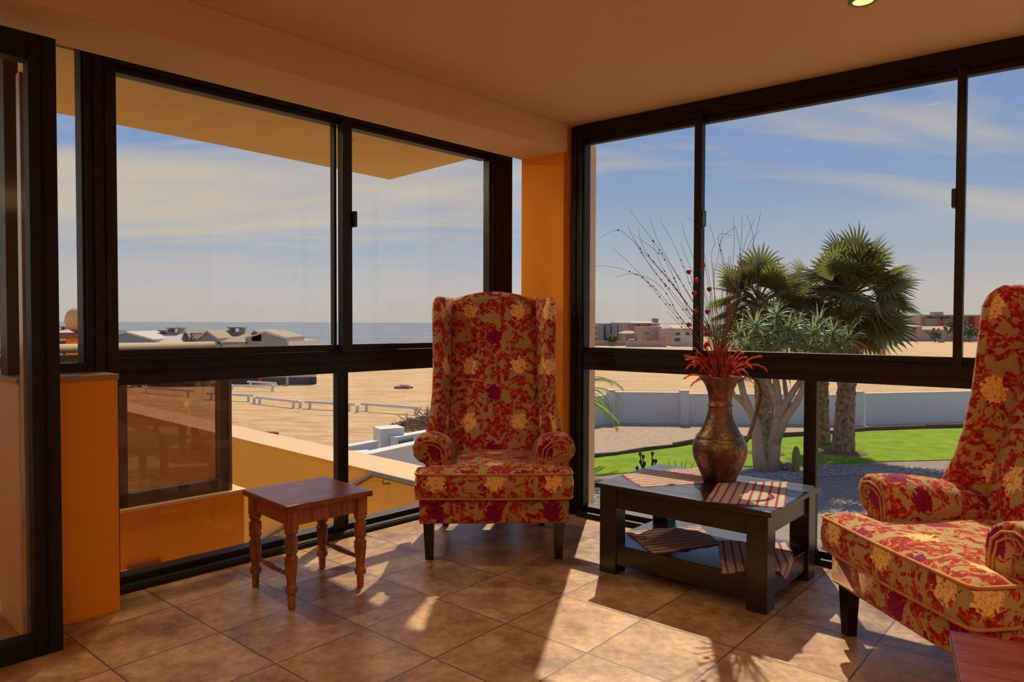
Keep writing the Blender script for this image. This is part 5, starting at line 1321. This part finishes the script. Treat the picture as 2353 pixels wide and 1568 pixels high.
# ---- cactus and the seed-head plant
p = g(1829, 1086); o = MB().lathe([(0, .09), (.10, .12), (.4, .14), (.7, .13), (.88, .08), (.94, .02)], 12).build('cactus', 'cactus', None, False, None, (p.x, p.y, GZ)); tag(o, 'stubby yellow-green column cactus by the boulders', 'cactus')
p = g(1483, 1092); e = empty('seed_head_plant', (p.x, p.y, GZ), 0, 'dry plant with dark round seed heads on the lawn edge', 'plant'); Dp = p.y
def sp(x, y): v = pd(x, y, Dp); return (v.x - p.x, v.y - p.y, v.z - GZ)
heads = [(1471, 1044), (1478, 1050), (1472, 1062), (1481, 1066), (1464, 1076), (1499, 1043), (1501, 1060), (1507, 1060)]
for hx, hy in heads:
    MB().tube([sp(1482 if hx < 1490 else 1496, 1098), sp(1478 if hx < 1490 else 1497, 1082), sp(hx, hy + 4)], .02, 4).build('stalk', 'seed_head', e)
    MB().ball(sp(hx, hy), .065, 2, (.85, .85, 1.3)).build('seed_head', 'seed_head', e, True)
for i, (x, y) in enumerate(((1545, 1090), (1555, 1088), (1566, 1090), (1572, 1088), (1584, 1091))):
    p = g(x, y + 4); m = MB()
    m.tube([(0, 0, 0), (.03 * (i - 2), 0, .3), (.09 * (i - 2), 0, .55)], [.03, .02, .004], 4)
    o = m.build('aloe_spike', 'aloe_leaf', None, False, None, (p.x, p.y, GZ)); tag(o, 'thin spiky leaf growing at the lawn edge behind the table', 'plant', 'spiky leaves at the lawn edge')

# ================================================================ THE TOWN BEHIND THE SAND
def town(name, label, x0_, x1_, yt, D, mt_, parts=(), yb_=None, dep=9, group=None):
    e = house(name, label, D, (x0_, x1_, yt, yb_ or 790), mt_, parts, dep); e['category'] = 'building'
    if group: e['group'] = group
    return e
WD = 'window_dark'
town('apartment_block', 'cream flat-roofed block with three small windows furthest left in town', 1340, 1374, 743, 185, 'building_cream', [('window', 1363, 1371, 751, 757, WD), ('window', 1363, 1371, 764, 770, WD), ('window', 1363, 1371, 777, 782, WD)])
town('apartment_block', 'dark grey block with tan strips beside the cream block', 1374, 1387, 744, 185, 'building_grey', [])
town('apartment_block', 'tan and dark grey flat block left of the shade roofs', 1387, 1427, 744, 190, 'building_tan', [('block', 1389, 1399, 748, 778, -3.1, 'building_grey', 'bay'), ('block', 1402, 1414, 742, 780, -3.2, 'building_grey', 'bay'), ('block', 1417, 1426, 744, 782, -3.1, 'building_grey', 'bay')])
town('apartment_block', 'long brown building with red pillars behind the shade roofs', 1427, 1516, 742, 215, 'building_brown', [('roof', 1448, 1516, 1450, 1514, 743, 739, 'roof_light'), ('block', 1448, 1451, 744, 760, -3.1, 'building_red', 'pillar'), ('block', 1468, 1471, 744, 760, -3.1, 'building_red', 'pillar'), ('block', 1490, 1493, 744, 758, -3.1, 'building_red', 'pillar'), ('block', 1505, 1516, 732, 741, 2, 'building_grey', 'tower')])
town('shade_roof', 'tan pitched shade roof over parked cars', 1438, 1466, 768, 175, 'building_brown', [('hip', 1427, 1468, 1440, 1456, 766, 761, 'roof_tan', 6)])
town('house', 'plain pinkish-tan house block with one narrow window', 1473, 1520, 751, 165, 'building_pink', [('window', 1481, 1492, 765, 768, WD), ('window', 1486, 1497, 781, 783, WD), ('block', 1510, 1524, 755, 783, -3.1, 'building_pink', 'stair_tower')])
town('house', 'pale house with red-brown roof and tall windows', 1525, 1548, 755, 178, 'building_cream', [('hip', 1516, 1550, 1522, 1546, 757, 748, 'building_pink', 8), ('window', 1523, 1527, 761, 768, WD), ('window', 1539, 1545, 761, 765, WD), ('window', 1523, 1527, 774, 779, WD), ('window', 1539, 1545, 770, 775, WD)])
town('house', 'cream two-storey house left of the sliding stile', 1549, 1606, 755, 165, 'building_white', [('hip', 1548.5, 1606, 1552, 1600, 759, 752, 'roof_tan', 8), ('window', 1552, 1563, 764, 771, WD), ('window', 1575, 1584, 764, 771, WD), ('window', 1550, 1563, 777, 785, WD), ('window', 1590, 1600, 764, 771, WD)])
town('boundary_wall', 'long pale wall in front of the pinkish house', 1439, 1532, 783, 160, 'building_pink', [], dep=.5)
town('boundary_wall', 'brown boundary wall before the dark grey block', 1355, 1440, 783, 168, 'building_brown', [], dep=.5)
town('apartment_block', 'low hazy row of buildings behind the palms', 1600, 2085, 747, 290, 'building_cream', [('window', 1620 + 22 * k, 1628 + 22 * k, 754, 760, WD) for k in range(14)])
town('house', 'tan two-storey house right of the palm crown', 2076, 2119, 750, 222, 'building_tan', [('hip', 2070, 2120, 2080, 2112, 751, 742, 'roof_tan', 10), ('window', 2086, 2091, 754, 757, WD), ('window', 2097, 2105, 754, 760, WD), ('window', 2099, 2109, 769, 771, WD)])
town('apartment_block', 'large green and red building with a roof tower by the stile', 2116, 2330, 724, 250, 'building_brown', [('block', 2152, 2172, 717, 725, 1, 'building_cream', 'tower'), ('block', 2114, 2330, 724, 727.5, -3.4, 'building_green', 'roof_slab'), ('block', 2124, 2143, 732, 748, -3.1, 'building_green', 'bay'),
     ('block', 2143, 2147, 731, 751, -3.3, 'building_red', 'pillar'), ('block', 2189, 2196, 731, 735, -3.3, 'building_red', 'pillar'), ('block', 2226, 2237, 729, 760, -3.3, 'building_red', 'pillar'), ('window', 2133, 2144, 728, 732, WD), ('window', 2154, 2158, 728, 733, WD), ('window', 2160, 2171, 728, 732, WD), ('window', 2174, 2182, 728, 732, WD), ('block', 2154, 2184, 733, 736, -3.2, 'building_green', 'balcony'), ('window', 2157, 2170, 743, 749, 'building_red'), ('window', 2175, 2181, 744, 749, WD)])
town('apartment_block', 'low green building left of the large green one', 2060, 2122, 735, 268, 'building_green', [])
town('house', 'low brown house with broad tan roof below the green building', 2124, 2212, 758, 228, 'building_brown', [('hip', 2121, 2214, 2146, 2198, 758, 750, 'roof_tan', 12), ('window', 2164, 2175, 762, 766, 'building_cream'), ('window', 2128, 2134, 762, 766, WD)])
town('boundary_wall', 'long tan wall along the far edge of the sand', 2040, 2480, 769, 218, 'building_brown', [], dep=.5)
for x, y, D, r, lab in ((2149, 769, 220, 1.5, 'low green shrub at the far tan wall'), (2195, 748, 232, 2.6, 'rounded green tree before the green building'), (2228, 764, 224, 2.2, 'green shrub behind the far tan wall by the red pillar'), (1407, 777, 178, 1.2, 'small dusty tree before the dark grey block')):
    q = pd(x, y, D - 12); rr2 = random.Random(x); m = MB()
    for k in range(90):
        v = Vector((rr2.gauss(0, .5), rr2.gauss(0, .5), rr2.gauss(0, .4))) * r; m.ball(tuple(v), r * rr2.uniform(.12, .25), 1)
    o = m.build('far_shrub', 'palm_grey', None, True, None, (q.x, q.y, q.z)); tag(o, lab, 'shrub')
    if q.z - r > GZ + .3: MB().tube([(0, 0, GZ - q.z), (0, 0, 0)], .15, 6).build('trunk', 'twig', o)
q = g(2163, 787); o = MB().box(-.6, .6, -.6, .6, 0, 1.3).box(-.7, .7, -.7, .7, 1.3, 1.45).build('utility_box', 'building_grey', None, False, None, (q.x, q.y, GZ)); tag(o, 'lone grey box standing on the far sand', 'utility box')
for k, (x, D, mt_) in enumerate(((1452, 171.5, 'building_white'),)):
    q = pd(x, 778, D); e = empty('parked_car', (q.x, D, GZ), R(78), 'tiny pale car parked before the tan shade roof', 'car')
    MB().box(-2, 2, -.9, .9, .35, .95, None, .15).build('body', mt_, e); MB().box(-1.1, 1.2, -.8, .8, .95, 1.45, None, .15).build('cabin', 'window_dark', e)
    for wx in (-1.25, 1.25):
        for wy in (-.9, .9): MB().lathe([(-.1, .33), (.1, .33)], 10, mtx=Matrix.Translation((wx, wy, .33)) @ Matrix.Rotation(PI / 2, 4, 'X')).build('wheel', 'black_plastic', e)
